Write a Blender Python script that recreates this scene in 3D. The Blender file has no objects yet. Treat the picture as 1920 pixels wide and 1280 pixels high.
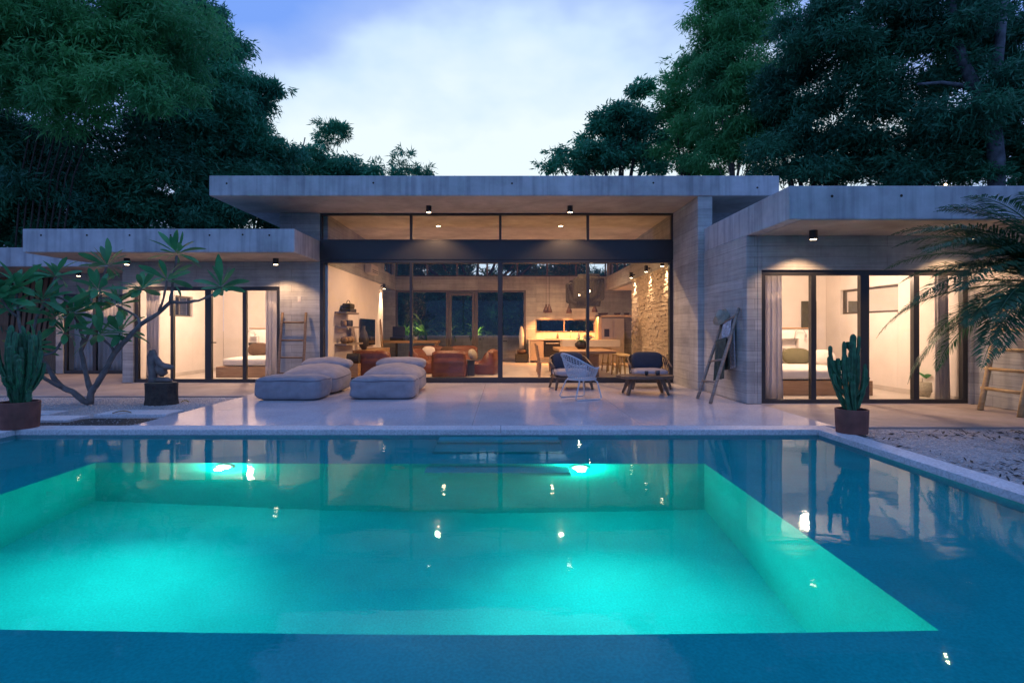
import bpy, bmesh, math, random
import numpy as np
from mathutils import Vector, Matrix
PI = math.pi
S = bpy.context.scene
COL = S.collection
rng = np.random.default_rng(7)
random.seed(7)

# ------------------------------------------------------------------ camera
CAMH = 1.35
FOC = 1024.0                       # focal length in pixels of a 1920 px wide frame
cam = bpy.data.cameras.new('camera')
cam.sensor_width = 36.0
cam.lens = 36.0 * FOC / 1920.0
cam.shift_x = 15 / 1920.0
cam.shift_y = -23 / 1920.0
cam.clip_start = 0.05
cam.clip_end = 2000
camo = bpy.data.objects.new('camera', cam)
camo.location = (0, 0, CAMH)
camo.rotation_euler = (PI / 2, 0, 0)
COL.objects.link(camo)
S.camera = camo

# ------------------------------------------------------------------ world: dusk sky with soft cloud
W = bpy.data.worlds.new('World')
S.world = W
W.use_nodes = True
nt = W.node_tree
nt.nodes.clear()
def N(t, **kw):
    n = nt.nodes.new(t)
    for k, v in kw.items():
        setattr(n, k, v)
    return n
wo = N('ShaderNodeOutputWorld'); bg = N('ShaderNodeBackground')
tc = N('ShaderNodeTexCoord')
mp = N('ShaderNodeMapping'); mp.inputs['Scale'].default_value = (1.0, 0.8, 1.8); mp.inputs['Location'].default_value = (0.39, -2.11, -4.7)
nz = N('ShaderNodeTexNoise'); nz.inputs['Scale'].default_value = 2.3; nz.inputs['Detail'].default_value = 5.0; nz.inputs['Roughness'].default_value = 0.48
dot = N('ShaderNodeVectorMath', operation='DOT_PRODUCT')
mp2 = N('ShaderNodeMapping'); mp2.inputs['Scale'].default_value = (0.6, 1.0, 1.5)
nrm = N('ShaderNodeVectorMath', operation='NORMALIZE')
g = Vector((0.03, 1.0, 0.30)).normalized()
dot.inputs[1].default_value = g
mr = N('ShaderNodeMapRange'); mr.interpolation_type = 'SMOOTHSTEP'
mr.inputs['From Min'].default_value = 0.835; mr.inputs['From Max'].default_value = 1.0
ad = N('ShaderNodeMath', operation='MULTIPLY_ADD'); ad.inputs[1].default_value = 2.3; ad.inputs[2].default_value = -1.16
ad2 = N('ShaderNodeMath', operation='ADD'); ad2.use_clamp = True
cr = N('ShaderNodeValToRGB')
e = cr.color_ramp.elements
e[0].position = 0.0; e[0].color = (0.19, 0.36, 0.88, 1)
e[1].position = 1.0; e[1].color = (0.80, 0.91, 0.96, 1)
m1 = e.new(0.35); m1.color = (0.34, 0.49, 0.90, 1)
m2 = e.new(0.65); m2.color = (0.58, 0.75, 0.95, 1)
nt.links.new(tc.outputs['Generated'], mp.inputs['Vector'])
nt.links.new(mp.outputs['Vector'], nz.inputs['Vector'])
nt.links.new(tc.outputs['Generated'], mp2.inputs['Vector']); nt.links.new(mp2.outputs['Vector'], nrm.inputs[0]); nt.links.new(nrm.outputs['Vector'], dot.inputs[0])
nt.links.new(dot.outputs['Value'], mr.inputs['Value'])
nt.links.new(nz.outputs['Fac'], ad.inputs[0])
nt.links.new(ad.outputs[0], ad2.inputs[0])
nt.links.new(mr.outputs['Result'], ad2.inputs[1])
nt.links.new(ad2.outputs[0], cr.inputs['Fac'])
nt.links.new(cr.outputs['Color'], bg.inputs['Color'])
bg.inputs['Strength'].default_value = 1.1
nt.links.new(bg.outputs[0], wo.inputs['Surface'])

S.view_settings.view_transform = 'Standard'
S.view_settings.look = 'None'
S.view_settings.gamma = 1.0
S.view_settings.exposure = 0.0
try: S.view_settings.use_curve_mapping = False
except Exception: pass
cy = S.cycles
cy.max_bounces = 10; cy.diffuse_bounces = 4; cy.glossy_bounces = 4; cy.transmission_bounces = 8; cy.transparent_max_bounces = 16
cy.sample_clamp_indirect = 6.0
cy.caustics_reflective = False
cy.caustics_refractive = True
cy.blur_glossy = 0.5
cy.use_denoising = True

WARM = (1.0, 0.57, 0.30)
WARMER = (1.0, 0.36, 0.10)

# ------------------------------------------------------------------ helpers
def at(px, py, Y):
    return Vector(((px - 945) * Y / FOC, Y, CAMH - (py - 617) * Y / FOC))
def XP(px, Y): return (px - 945) * Y / FOC
def ZP(py, Y): return CAMH - (py - 617) * Y / FOC

def chain_loc(p):
    v = Vector((0, 0, 0))
    while p is not None:
        v += p.location
        p = p.parent
    return v

def tag(o, label=None, cat=None, group=None, kind=None):
    if label: o['label'] = label
    if cat: o['category'] = cat
    if group: o['group'] = group
    if kind: o['kind'] = kind
    return o

def thing(name, label, cat, loc=(0, 0, 0), group=None, rz=0.0):
    o = bpy.data.objects.new(name, None)
    o.empty_display_size = 0.1
    COL.objects.link(o)
    o.location = loc
    o.rotation_euler = (0, 0, rz)
    return tag(o, label, cat, group)

def link(name, me, mat, parent=None, smooth=False):
    o = bpy.data.objects.new(name, me)
    COL.objects.link(o)
    if mat is not None and not me.materials:
        me.materials.append(mat)
    if parent is not None:
        o.parent = parent
    if smooth:
        me.polygons.foreach_set('use_smooth', [True] * len(me.polygons))
    return o

class MB:
    def __init__(s):
        s.v = []; s.f = []
    def box(s, x0, x1, y0, y1, z0, z1):
        b = len(s.v)
        s.v += [(x0, y0, z0), (x1, y0, z0), (x1, y1, z0), (x0, y1, z0), (x0, y0, z1), (x1, y0, z1), (x1, y1, z1), (x0, y1, z1)]
        s.f += [(b, b+3, b+2, b+1), (b+4, b+5, b+6, b+7), (b, b+1, b+5, b+4), (b+1, b+2, b+6, b+5), (b+2, b+3, b+7, b+6), (b+3, b, b+4, b+7)]
        return s
    def beam(s, p0, p1, w, h, up=(0, 0, 1), w1=None, h1=None):
        p0 = Vector(p0); p1 = Vector(p1); d = (p1 - p0).normalized(); u = Vector(up)
        if abs(d.dot(u)) > 0.98: u = Vector((0, 1, 0))
        sx = d.cross(u).normalized(); uy = sx.cross(d).normalized()
        b = len(s.v)
        for p, ww, hh in ((p0, w, h), (p1, w1 or w, h1 or h)):
            for a, c in ((-1, -1), (1, -1), (1, 1), (-1, 1)):
                s.v.append(tuple(p + sx * a * ww / 2 + uy * c * hh / 2))
        s.f += [(b, b+1, b+2, b+3), (b+7, b+6, b+5, b+4)] + [(b+i, b+4+i, b+4+(i+1) % 4, b+(i+1) % 4) for i in range(4)]
        return s
    def tube(s, pts, rad, n=8, caps=True, closed=False):
        pts = [Vector(p) for p in pts]; m = len(pts)
        if not hasattr(rad, '__len__'): rad = [rad] * m
        b = len(s.v); prev = None
        for i, p in enumerate(pts):
            if closed: d = pts[(i+1) % m] - pts[i-1]
            else: d = pts[min(i+1, m-1)] - pts[max(i-1, 0)]
            d = d.normalized() if d.length > 1e-9 else Vector((0, 0, 1))
            if prev is None:
                a = Vector((0, 0, 1)) if abs(d.z) < 0.9 else Vector((1, 0, 0))
                u = d.cross(a).normalized()
            else:
                u = (prev - d * prev.dot(d))
                u = u.normalized() if u.length > 1e-6 else d.orthogonal().normalized()
            prev = u; w = d.cross(u)
            for k in range(n):
                t = 2 * PI * k / n
                s.v.append(tuple(p + (u * math.cos(t) + w * math.sin(t)) * rad[i]))
        for i in range(m if closed else m - 1):
            j = (i + 1) % m
            for k in range(n):
                l = (k + 1) % n
                s.f.append((b + i*n + k, b + i*n + l, b + j*n + l, b + j*n + k))
        if caps and not closed:
            s.f.append(tuple(b + k for k in range(n))[::-1])
            s.f.append(tuple(b + (m-1)*n + k for k in range(n)))
        return s
    def lathe(s, prof, n=24, c=(0, 0, 0), sx=1, sy=1):
        b = len(s.v); m = len(prof)
        for r, z in prof:
            for k in range(n):
                t = 2 * PI * k / n
                s.v.append((c[0] + r * sx * math.cos(t), c[1] + r * sy * math.sin(t), c[2] + z))
        for i in range(m - 1):
            for k in range(n):
                l = (k + 1) % n
                s.f.append((b + i*n + k, b + i*n + l, b + (i+1)*n + l, b + (i+1)*n + k))
        s.f.append(tuple(b + k for k in range(n))[::-1])
        s.f.append(tuple(b + (m-1)*n + k for k in range(n)))
        return s
    def grid(s, fn, nu, nv):
        b = len(s.v)
        for j in range(nv + 1):
            for i in range(nu + 1):
                s.v.append(tuple(fn(i / nu, j / nv)))
        for j in range(nv):
            for i in range(nu):
                a = b + j * (nu + 1) + i
                s.f.append((a, a+1, a + nu + 2, a + nu + 1))
        return s
    def quad(s, a, b_, c, d):
        b = len(s.v); s.v += [tuple(a), tuple(b_), tuple(c), tuple(d)]; s.f.append((b, b+1, b+2, b+3)); return s
    def poly_prism(s, pts, z0, z1):
        b = len(s.v); n = len(pts)
        s.v += [(p[0], p[1], z0) for p in pts] + [(p[0], p[1], z1) for p in pts]
        s.f.append(tuple(range(b, b+n))[::-1]); s.f.append(tuple(range(b+n, b+2*n)))
        for i in range(n):
            j = (i+1) % n
            s.f.append((b+i, b+j, b+n+j, b+n+i))
        return s
    def mesh(s, name, off=None):
        v = s.v
        if off is not None and off.length > 0:
            v = [(x - off.x, y - off.y, z - off.z) for x, y, z in v]
        me = bpy.data.meshes.new(name)
        me.from_pydata(v, [], s.f)
        me.update()
        return me
    def build(s, name, mat, parent=None, world=True, smooth=False, bevel=0, seg=2, fix=True):
        me = s.mesh(name, chain_loc(parent) if (parent is not None and world) else None)
        if fix:
            bm = bmesh.new(); bm.from_mesh(me)
            bmesh.ops.recalc_face_normals(bm, faces=bm.faces)
            bm.to_mesh(me); bm.free()
        o = link(name, me, mat, parent, smooth)
        if bevel:
            m = o.modifiers.new('bevel', 'BEVEL'); m.width = bevel; m.segments = seg; m.limit_method = 'ANGLE'; m.angle_limit = 0.6
        return o

def copy_tree(o, parent=None):
    c = o.copy(); COL.objects.link(c); c.parent = parent
    for ch in list(o.children): copy_tree(ch, c)
    return c

def shape_cushion(w, d, h, n=12, p=5.0, bulge=0.04, wr=0.008, seed=1, slope=0.0, z0=0.0):
    """rounded, stuffed box standing on z0; slope raises the rear top"""
    r = np.random.default_rng(seed)
    bm = bmesh.new()
    bmesh.ops.create_cube(bm, size=2.0)
    bmesh.ops.subdivide_edges(bm, edges=bm.edges, cuts=n, use_grid_fill=True)
    ph = r.uniform(0, 6.28, 8)
    for v in bm.verts:
        x, y, z = v.co
        q = (abs(x)**p + abs(y)**p + abs(z)**p) ** (1 / p)
        x, y, z = x / q, y / q, z / q
        e = (1 - x*x) * (1 - y*y)
        zz = z * h / 2 + (bulge * e if z > 0 else 0)
        if z < 0: zz = max(zz, -h / 2 + 0.0)
        if z > -0.2: zz += slope * (y + 1) / 2 * (z + 0.2) / 1.2
        f = math.sin(5*x + 3*y + ph[0]) * math.sin(4*z - 2*y + ph[1]) + 0.6 * math.sin(11*x - 7*z + ph[2]) * math.sin(9*y + ph[3])
        bx = (1 - z*z) * 0.03
        v.co = (x * (w/2 + bx) + wr * f * 0.6, y * (d/2 + bx) + wr * f * 0.6, zz + h/2 + z0 + wr * f * (0.6 if z > -0.7 else 0))
    me = bpy.data.meshes.new('cushion'); bm.to_mesh(me); bm.free()
    return me

# ------------------------------------------------------------------ materials
def newmat(name):
    m = bpy.data.materials.new(name); m.use_nodes = True
    t = m.node_tree; b = t.nodes['Principled BSDF']
    return m, t, b
def nd(t, ty, **kw):
    n = t.nodes.new(ty)
    for k, v in kw.items():
        if k in n.inputs.keys(): n.inputs[k].default_value = v
        else: setattr(n, k, v)
    return n
def ramp(t, a, b, p0=0.3, p1=0.7):
    r = t.nodes.new('ShaderNodeValToRGB'); e = r.color_ramp.elements
    e[0].position = p0; e[0].color = (*a, 1); e[1].position = p1; e[1].color = (*b, 1)
    return r
def pos(t, scale=(1, 1, 1)):
    gq = nd(t, 'ShaderNodeNewGeometry'); mpn = nd(t, 'ShaderNodeMapping'); mpn.inputs['Scale'].default_value = scale
    t.links.new(gq.outputs['Position'], mpn.inputs['Vector'])
    return mpn.outputs['Vector']
def mixc(t, fac, a, b, mode='MIX'):
    m = t.nodes.new('ShaderNodeMix'); m.data_type = 'RGBA'; m.blend_type = mode
    for sock, val in ((m.inputs[0], fac), (m.inputs[6], a), (m.inputs[7], b)):
        if hasattr(val, 'is_output'): t.links.new(val, sock)
        elif isinstance(val, (int, float)): sock.default_value = val
        else: sock.default_value = (*val, 1)
    return m.outputs[2]
def bump(t, b, height, strength=0.3, dist=0.01):
    n = nd(t, 'ShaderNodeBump'); n.inputs['Strength'].default_value = strength; n.inputs['Distance'].default_value = dist
    t.links.new(height, n.inputs['Height']); t.links.new(n.outputs['Normal'], b.inputs['Normal'])

def simple(name, col, rough=0.6, var=0.12, scale=8, metal=0.0, bmp=0.0, bscale=60):
    m, t, b = newmat(name)
    n = nd(t, 'ShaderNodeTexNoise', Scale=scale, Detail=4.0)
    t.links.new(pos(t), n.inputs['Vector'])
    a = tuple(c * (1 - var) for c in col); c2 = tuple(min(1, c * (1 + var)) for c in col)
    r = ramp(t, a, c2); t.links.new(n.outputs['Fac'], r.inputs['Fac'])
    t.links.new(r.outputs['Color'], b.inputs['Base Color'])
    b.inputs['Roughness'].default_value = rough; b.inputs['Metallic'].default_value = metal
    if bmp:
        n2 = nd(t, 'ShaderNodeTexNoise', Scale=bscale, Detail=3.0); t.links.new(pos(t), n2.inputs['Vector'])
        bump(t, b, n2.outputs['Fac'], bmp)
    return m

def concrete(name, col=(0.40, 0.415, 0.41), boards=True, bh=0.19, rough=0.75, streak=True):
    m, t, b = newmat(name)
    n1 = nd(t, 'ShaderNodeTexNoise', Scale=1.3, Detail=8.0, Roughness=0.62); t.links.new(pos(t), n1.inputs['Vector'])
    r1 = ramp(t, tuple(c * 0.72 for c in col), tuple(min(1, c * 1.18) for c in col), 0.3, 0.72); t.links.new(n1.outputs['Fac'], r1.inputs['Fac'])
    colr = r1.outputs['Color']
    n3 = nd(t, 'ShaderNodeTexNoise', Scale=9.0, Detail=5.0); t.links.new(pos(t), n3.inputs['Vector'])
    colr = mixc(t, 0.35, colr, mixc(t, n3.outputs['Fac'], (0.25, 0.25, 0.25), (0.75, 0.75, 0.75)), 'SOFT_LIGHT')
    if streak:
        n4 = nd(t, 'ShaderNodeTexNoise', Scale=1.0, Detail=4.0); t.links.new(pos(t, (9, 9, 0.5)), n4.inputs['Vector'])
        rs = ramp(t, (0.66, 0.66, 0.68), (1, 1, 1), 0.32, 0.55); t.links.new(n4.outputs['Fac'], rs.inputs['Fac'])
        colr = mixc(t, 0.3 if boards else 0.85, colr, rs.outputs['Color'], 'MULTIPLY')
    # blow holes
    vo = nd(t, 'ShaderNodeTexVoronoi', Scale=7.0); t.links.new(pos(t), vo.inputs['Vector'])
    rv = ramp(t, (0.45, 0.45, 0.45), (1, 1, 1), 0.03, 0.06); t.links.new(vo.outputs['Distance'], rv.inputs['Fac'])
    colr = mixc(t, 0.6, colr, rv.outputs['Color'], 'MULTIPLY')
    h = n3.outputs['Fac']
    if boards:
        gq = nd(t, 'ShaderNodeNewGeometry'); sp = nd(t, 'ShaderNodeSeparateXYZ'); t.links.new(gq.outputs['Position'], sp.inputs[0])
        ax = nd(t, 'ShaderNodeMath', operation='ADD'); t.links.new(sp.outputs['X'], ax.inputs[0]); t.links.new(sp.outputs['Y'], ax.inputs[1])
        cb = nd(t, 'ShaderNodeCombineXYZ'); t.links.new(ax.outputs[0], cb.inputs['X']); t.links.new(sp.outputs['Z'], cb.inputs['Y'])
        br = nd(t, 'ShaderNodeTexBrick'); t.links.new(cb.outputs[0], br.inputs['Vector'])
        br.inputs['Scale'].default_value = 1.0; br.inputs['Brick Width'].default_value = 2.4; br.inputs['Row Height'].default_value = bh
        br.inputs['Mortar Size'].default_value = 0.004; br.inputs['Mortar Smooth'].default_value = 0.3
        br.inputs['Color1'].default_value = (0.80, 0.81, 0.81, 1); br.inputs['Color2'].default_value = (1.14, 1.13, 1.12, 1); br.inputs['Mortar'].default_value = (0.42, 0.42, 0.43, 1)
        colr = mixc(t, 0.8, colr, br.outputs['Color'], 'MULTIPLY')
        gr = nd(t, 'ShaderNodeTexNoise', Scale=1.0, Detail=5.0); t.links.new(pos(t, (1.2, 1.2, 34)), gr.inputs['Vector'])
        rg = ramp(t, (0.78, 0.78, 0.78), (1.08, 1.08, 1.08), 0.35, 0.65); t.links.new(gr.outputs['Fac'], rg.inputs['Fac'])
        colr = mixc(t, 0.7, colr, rg.outputs['Color'], 'MULTIPLY')
        mm = nd(t, 'ShaderNodeMath', operation='MULTIPLY_ADD'); t.links.new(br.outputs['Fac'], mm.inputs[0]); mm.inputs[1].default_value = -0.8; t.links.new(gr.outputs['Fac'], mm.inputs[2])
        h = mm.outputs[0]
    t.links.new(colr, b.inputs['Base Color'])
    b.inputs['Roughness'].default_value = rough
    bump(t, b, h, 0.35, 0.01)
    return m

def wood(name, a, b_, scale=(3, 3, 30), rough=0.5):
    m, t, b = newmat(name)
    n = nd(t, 'ShaderNodeTexNoise', Scale=1.0, Detail=6.0, Roughness=0.6, Distortion=0.6); t.links.new(pos(t, scale), n.inputs['Vector'])
    r = ramp(t, a, b_, 0.32, 0.68); t.links.new(n.outputs['Fac'], r.inputs['Fac'])
    t.links.new(r.outputs['Color'], b.inputs['Base Color']); b.inputs['Roughness'].default_value = rough
    bump(t, b, n.outputs['Fac'], 0.15)
    return m

def emis(name, col, st):
    m, t, b = newmat(name)
    b.inputs['Base Color'].default_value = (*col, 1); b.inputs['Emission Color'].default_value = (*col, 1); b.inputs['Emission Strength'].default_value = st
    return m

def glassmat(name, tint=(0.96, 0.97, 0.97), refl=1.0):
    m = bpy.data.materials.new(name); m.use_nodes = True; t = m.node_tree; t.nodes.clear()
    o = nd(t, 'ShaderNodeOutputMaterial'); tr = nd(t, 'ShaderNodeBsdfTransparent'); gl = nd(t, 'ShaderNodeBsdfGlossy'); mx = nd(t, 'ShaderNodeMixShader'); fr = nd(t, 'ShaderNodeFresnel')
    fr.inputs['IOR'].default_value = 1.36
    tr.inputs['Color'].default_value = (*tint, 1); gl.inputs['Roughness'].default_value = 0.01; gl.inputs['Color'].default_value = (refl, refl, refl, 1)
    t.links.new(fr.outputs[0], mx.inputs[0]); t.links.new(tr.outputs[0], mx.inputs[1]); t.links.new(gl.outputs[0], mx.inputs[2]); t.links.new(mx.outputs[0], o.inputs['Surface'])
    return m

def leafmat(name, a, b_, trans=0.25, rough=0.45, scale=1.5):
    m, t, b = newmat(name)
    n = nd(t, 'ShaderNodeTexNoise', Scale=scale, Detail=3.0); t.links.new(pos(t), n.inputs['Vector'])
    r = ramp(t, a, b_, 0.3, 0.7); t.links.new(n.outputs['Fac'], r.inputs['Fac'])
    t.links.new(r.outputs['Color'], b.inputs['Base Color']); b.inputs['Roughness'].default_value = rough
    b.inputs['Specular IOR Level'].default_value = 0.35
    tl = nd(t, 'ShaderNodeBsdfTranslucent'); t.links.new(r.outputs['Color'], tl.inputs['Color'])
    mx = nd(t, 'ShaderNodeMixShader'); mx.inputs[0].default_value = trans
    o = t.nodes['Material Output']
    t.links.new(b.outputs[0], mx.inputs[1]); t.links.new(tl.outputs[0], mx.inputs[2]); t.links.new(mx.outputs[0], o.inputs['Surface'])
    return m

M = {}
M['conc'] = concrete('board_marked_concrete')
M['roofc'] = concrete('cast_concrete', (0.42, 0.445, 0.465), boards=False)
M['soffit'] = concrete('soffit_concrete', (0.42, 0.39, 0.36), boards=True, bh=0.3, streak=False)
M['white'] = simple('white_plaster', (0.80, 0.75, 0.71), 0.8, 0.04, 3)
M['grey_floor'] = simple('polished_cement_floor', (0.60, 0.56, 0.52), 0.3, 0.10, 2)
M['frame'] = simple('dark_aluminium', (0.022, 0.024, 0.028), 0.4, 0.1, 5)
M['bronze'] = simple('bronze_frame', (0.10, 0.085, 0.07), 0.45, 0.1, 5)
M['black'] = simple('black_plastic', (0.012, 0.012, 0.013), 0.4, 0.1, 5)
M['glass'] = glassmat('window_glass')
M['wood'] = wood('oak', (0.30, 0.17, 0.085), (0.46, 0.29, 0.16))
M['woodx'] = wood('oak_along', (0.28, 0.16, 0.08), (0.44, 0.28, 0.16), (2, 30, 30))
M['dwood'] = wood('dark_wood', (0.07, 0.045, 0.03), (0.15, 0.095, 0.06))
M['bamboo'] = wood('bamboo_pole', (0.36, 0.24, 0.11), (0.55, 0.40, 0.20), (6, 6, 14))
M['ladder_wood'] = wood('brown_ladder_wood', (0.11, 0.07, 0.042), (0.21, 0.14, 0.09))
M['grey_wood'] = wood('weathered_wood', (0.17, 0.13, 0.10), (0.33, 0.27, 0.22))
M['leather'] = simple('terracotta_leather', (0.135, 0.038, 0.022), 0.45, 0.25, 5, bmp=0.2, bscale=25)
M['fabric'] = simple('pale_canvas', (0.24, 0.24, 0.265), 0.9, 0.12, 7, bmp=0.5, bscale=18)
M['piping'] = simple('canvas_piping', (0.13, 0.13, 0.16), 0.9, 0.06, 5)
M['navy'] = simple('navy_cushion_cloth', (0.038, 0.046, 0.066), 0.9, 0.1, 10)
M['greycloth'] = simple('grey_seat_cloth', (0.30, 0.29, 0.32), 0.9, 0.1, 10)
M['whitepaint'] = simple('white_cord', (0.44, 0.49, 0.54), 0.5, 0.05, 10)
M['curtain'] = None
M['linen'] = simple('bed_linen', (0.74, 0.70, 0.65), 0.9, 0.05, 4, bmp=0.2, bscale=9)
M['darkcushion'] = simple('brown_cushion', (0.085, 0.05, 0.035), 0.9, 0.1, 8)
M['olive'] = simple('olive_cushion', (0.11, 0.105, 0.06), 0.9, 0.1, 8)
M['towel'] = simple('olive_towel', (0.07, 0.085, 0.065), 0.95, 0.2, 14)
M['scarf'] = simple('printed_scarf', (0.45, 0.46, 0.50), 0.95, 0.45, 24)
M['straw'] = simple('straw', (0.36, 0.34, 0.27), 0.9, 0.15, 30)
M['terracotta'] = simple('terracotta_pot', (0.17, 0.062, 0.045), 0.8, 0.35, 5, bmp=0.2)
M['soil'] = simple('soil', (0.035, 0.028, 0.022), 0.95, 0.3, 20)
M['bark'] = simple('bark', (0.055, 0.042, 0.034), 0.95, 0.4, 12, bmp=0.8, bscale=22)
M['greybark'] = simple('grey_bark', (0.15, 0.13, 0.12), 0.9, 0.3, 9, bmp=0.4, bscale=30)
M['palebark'] = simple('pale_lichen_bark', (0.10, 0.115, 0.13), 0.9, 0.6, 3.5, bmp=0.4, bscale=12)
M['cutwood'] = simple('sawn_end_grain', (0.28, 0.20, 0.12), 0.9, 0.2, 10)
M['steel'] = simple('brushed_steel', (0.48, 0.45, 0.42), 0.35, 0.06, 6, metal=0.6)
M['copper'] = simple('copper', (0.12, 0.07, 0.05), 0.5, 0.15, 10, metal=0.4)
M['wicker'] = simple('dark_wicker', (0.04, 0.034, 0.02), 0.8, 0.25, 20)
M['cream'] = simple('cream_counter', (0.66, 0.58, 0.48), 0.5, 0.06, 4)
M['cabinet'] = simple('cabinet_front', (0.50, 0.38, 0.26), 0.55, 0.08, 4)
M['ceramic'] = simple('pale_ceramic', (0.60, 0.56, 0.50), 0.5, 0.08, 8)
M['darkclay'] = simple('dark_clay', (0.035, 0.033, 0.034), 0.6, 0.2, 10)
M['yellow'] = simple('yellow_fruit', (0.70, 0.42, 0.03), 0.6, 0.15, 10)
M['drypalm'] = simple('dried_palm', (0.34, 0.22, 0.11), 0.9, 0.3, 20)
M['cactus'] = simple('cactus_skin', (0.028, 0.12, 0.055), 0.6, 0.45, 14)
M['plumleaf'] = leafmat('plumeria_leaf', (0.032, 0.20, 0.085), (0.085, 0.34, 0.125), 0.3, 0.35, 3)
M['yellowleaf'] = leafmat('yellowing_leaf', (0.22, 0.20, 0.03), (0.34, 0.28, 0.05), 0.25, 0.5, 3)
M['palmleaf'] = leafmat('palm_leaf', (0.018, 0.085, 0.045), (0.05, 0.17, 0.075), 0.25, 0.45)
M['leafA'] = leafmat('bamboo_foliage', (0.05, 0.27, 0.10), (0.13, 0.48, 0.15), 0.4, 0.5, 0.35)
M['leafB'] = leafmat('broadleaf_foliage', (0.03, 0.21, 0.13), (0.08, 0.40, 0.19), 0.35, 0.45, 0.4)
M['leafC'] = leafmat('dark_foliage', (0.018, 0.125, 0.08), (0.05, 0.25, 0.12), 0.3, 0.5, 0.4)
M['gardenleaf'] = leafmat('garden_leaf', (0.04, 0.12, 0.02), (0.10, 0.22, 0.04), 0.3, 0.5, 2)
M['curtain'] = leafmat('sheer_curtain', (0.74, 0.72, 0.74), (0.80, 0.78, 0.80), 0.45, 0.9, 3)
M['lamp_on'] = emis('lamp_glow', (1.0, 0.72, 0.42), 25)
M['pool_lens'] = emis('pool_lamp_glow', (0.55, 1.0, 0.95), 60)

# terrazzo
def terrazzo(name, col, rough, sp=0.35, bmpk=0.05):
    m, t, b = newmat(name)
    n1 = nd(t, 'ShaderNodeTexNoise', Scale=0.8, Detail=6.0, Roughness=0.6); t.links.new(pos(t), n1.inputs['Vector'])
    r1 = ramp(t, tuple(c * 0.84 for c in col), tuple(min(1, c * 1.08) for c in col), 0.3, 0.7); t.links.new(n1.outputs['Fac'], r1.inputs['Fac'])
    v = nd(t, 'ShaderNodeTexVoronoi', Scale=55.0); t.links.new(pos(t), v.inputs['Vector'])
    rv = ramp(t, (0.45, 0.43, 0.43), (1.1, 1.1, 1.1), 0.0, 0.75); t.links.new(v.outputs['Color'], rv.inputs['Fac'])
    c = mixc(t, sp, r1.outputs['Color'], rv.outputs['Color'], 'MULTIPLY')
    t.links.new(c, b.inputs['Base Color'])
    rr = nd(t, 'ShaderNodeMapRange'); rr.inputs['To Min'].default_value = rough * 0.75; rr.inputs['To Max'].default_value = rough * 1.35
    t.links.new(n1.outputs['Fac'], rr.inputs['Value']); t.links.new(rr.outputs[0], b.inputs['Roughness'])
    n5 = nd(t, 'ShaderNodeTexNoise', Scale=5.0, Detail=4.0); t.links.new(pos(t), n5.inputs['Vector'])
    bump(t, b, n5.outputs['Fac'], bmpk, 0.01)
    return m
M['terrazzo'] = terrazzo('polished_terrazzo', (0.66, 0.63, 0.66), 0.10)
M['coping'] = terrazzo('washed_terrazzo', (0.62, 0.61, 0.62), 0.7, 0.5, 0.3)
M['walk'] = concrete('rough_walkway', (0.30, 0.26, 0.24), boards=False, rough=0.8, streak=False)

def gravelmat():
    m, t, b = newmat('white_gravel')
    v = nd(t, 'ShaderNodeTexVoronoi', Scale=38.0); t.links.new(pos(t), v.inputs['Vector'])
    n = nd(t, 'ShaderNodeTexNoise', Scale=1.1, Detail=6.0, Roughness=0.65); t.links.new(pos(t), n.inputs['Vector'])
    rv = ramp(t, (0.26, 0.25, 0.25), (0.50, 0.48, 0.47), 0.1, 0.9); t.links.new(v.outputs['Color'], rv.inputs['Fac'])
    rn = ramp(t, (0.16, 0.14, 0.12), (1, 1, 1), 0.36, 0.50); t.links.new(n.outputs['Fac'], rn.inputs['Fac'])
    # dirt only on the right hand bed
    gq = nd(t, 'ShaderNodeNewGeometry'); sp = nd(t, 'ShaderNodeSeparateXYZ'); t.links.new(gq.outputs['Position'], sp.inputs[0])
    gt = nd(t, 'ShaderNodeMath', operation='GREATER_THAN'); t.links.new(sp.outputs['X'], gt.inputs[0]); gt.inputs[1].default_value = 0
    k = nd(t, 'ShaderNodeMath', operation='MULTIPLY_ADD'); t.links.new(gt.outputs[0], k.inputs[0]); k.inputs[1].default_value = 0.75; k.inputs[2].default_value = 0.12
    c = mixc(t, k.outputs[0], rv.outputs['Color'], rn.outputs['Color'], 'MULTIPLY')
    t.links.new(c, b.inputs['Base Color']); b.inputs['Roughness'].default_value = 0.9
    bump(t, b, v.outputs['Distance'], 0.8, 0.02)
    return m
M['gravel'] = gravelmat()
M['pebble'] = simple('white_pebble', (0.46, 0.44, 0.43), 0.9, 0.25, 30)
M['earth'] = simple('forest_soil', (0.05, 0.045, 0.035), 0.95, 0.35, 2)
def poolmat():
    m, t, b = newmat('pool_plaster')
    n = nd(t, 'ShaderNodeTexNoise', Scale=2.0, Detail=6.0, Roughness=0.6); t.links.new(pos(t), n.inputs['Vector'])
    r = ramp(t, (0.004, 0.53, 0.53), (0.008, 0.64, 0.63), 0.3, 0.7); t.links.new(n.outputs['Fac'], r.inputs['Fac'])
    v = nd(t, 'ShaderNodeTexNoise', Scale=60.0, Detail=3.0); t.links.new(pos(t), v.inputs['Vector'])
    rv = ramp(t, (0.80, 0.80, 0.80), (1.08, 1.08, 1.08), 0.35, 0.65); t.links.new(v.outputs['Fac'], rv.inputs['Fac'])
    t.links.new(mixc(t, 0.7, r.outputs['Color'], rv.outputs['Color'], 'MULTIPLY'), b.inputs['Base Color']); b.inputs['Roughness'].default_value = 0.9
    return m
M['pool'] = poolmat()
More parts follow.
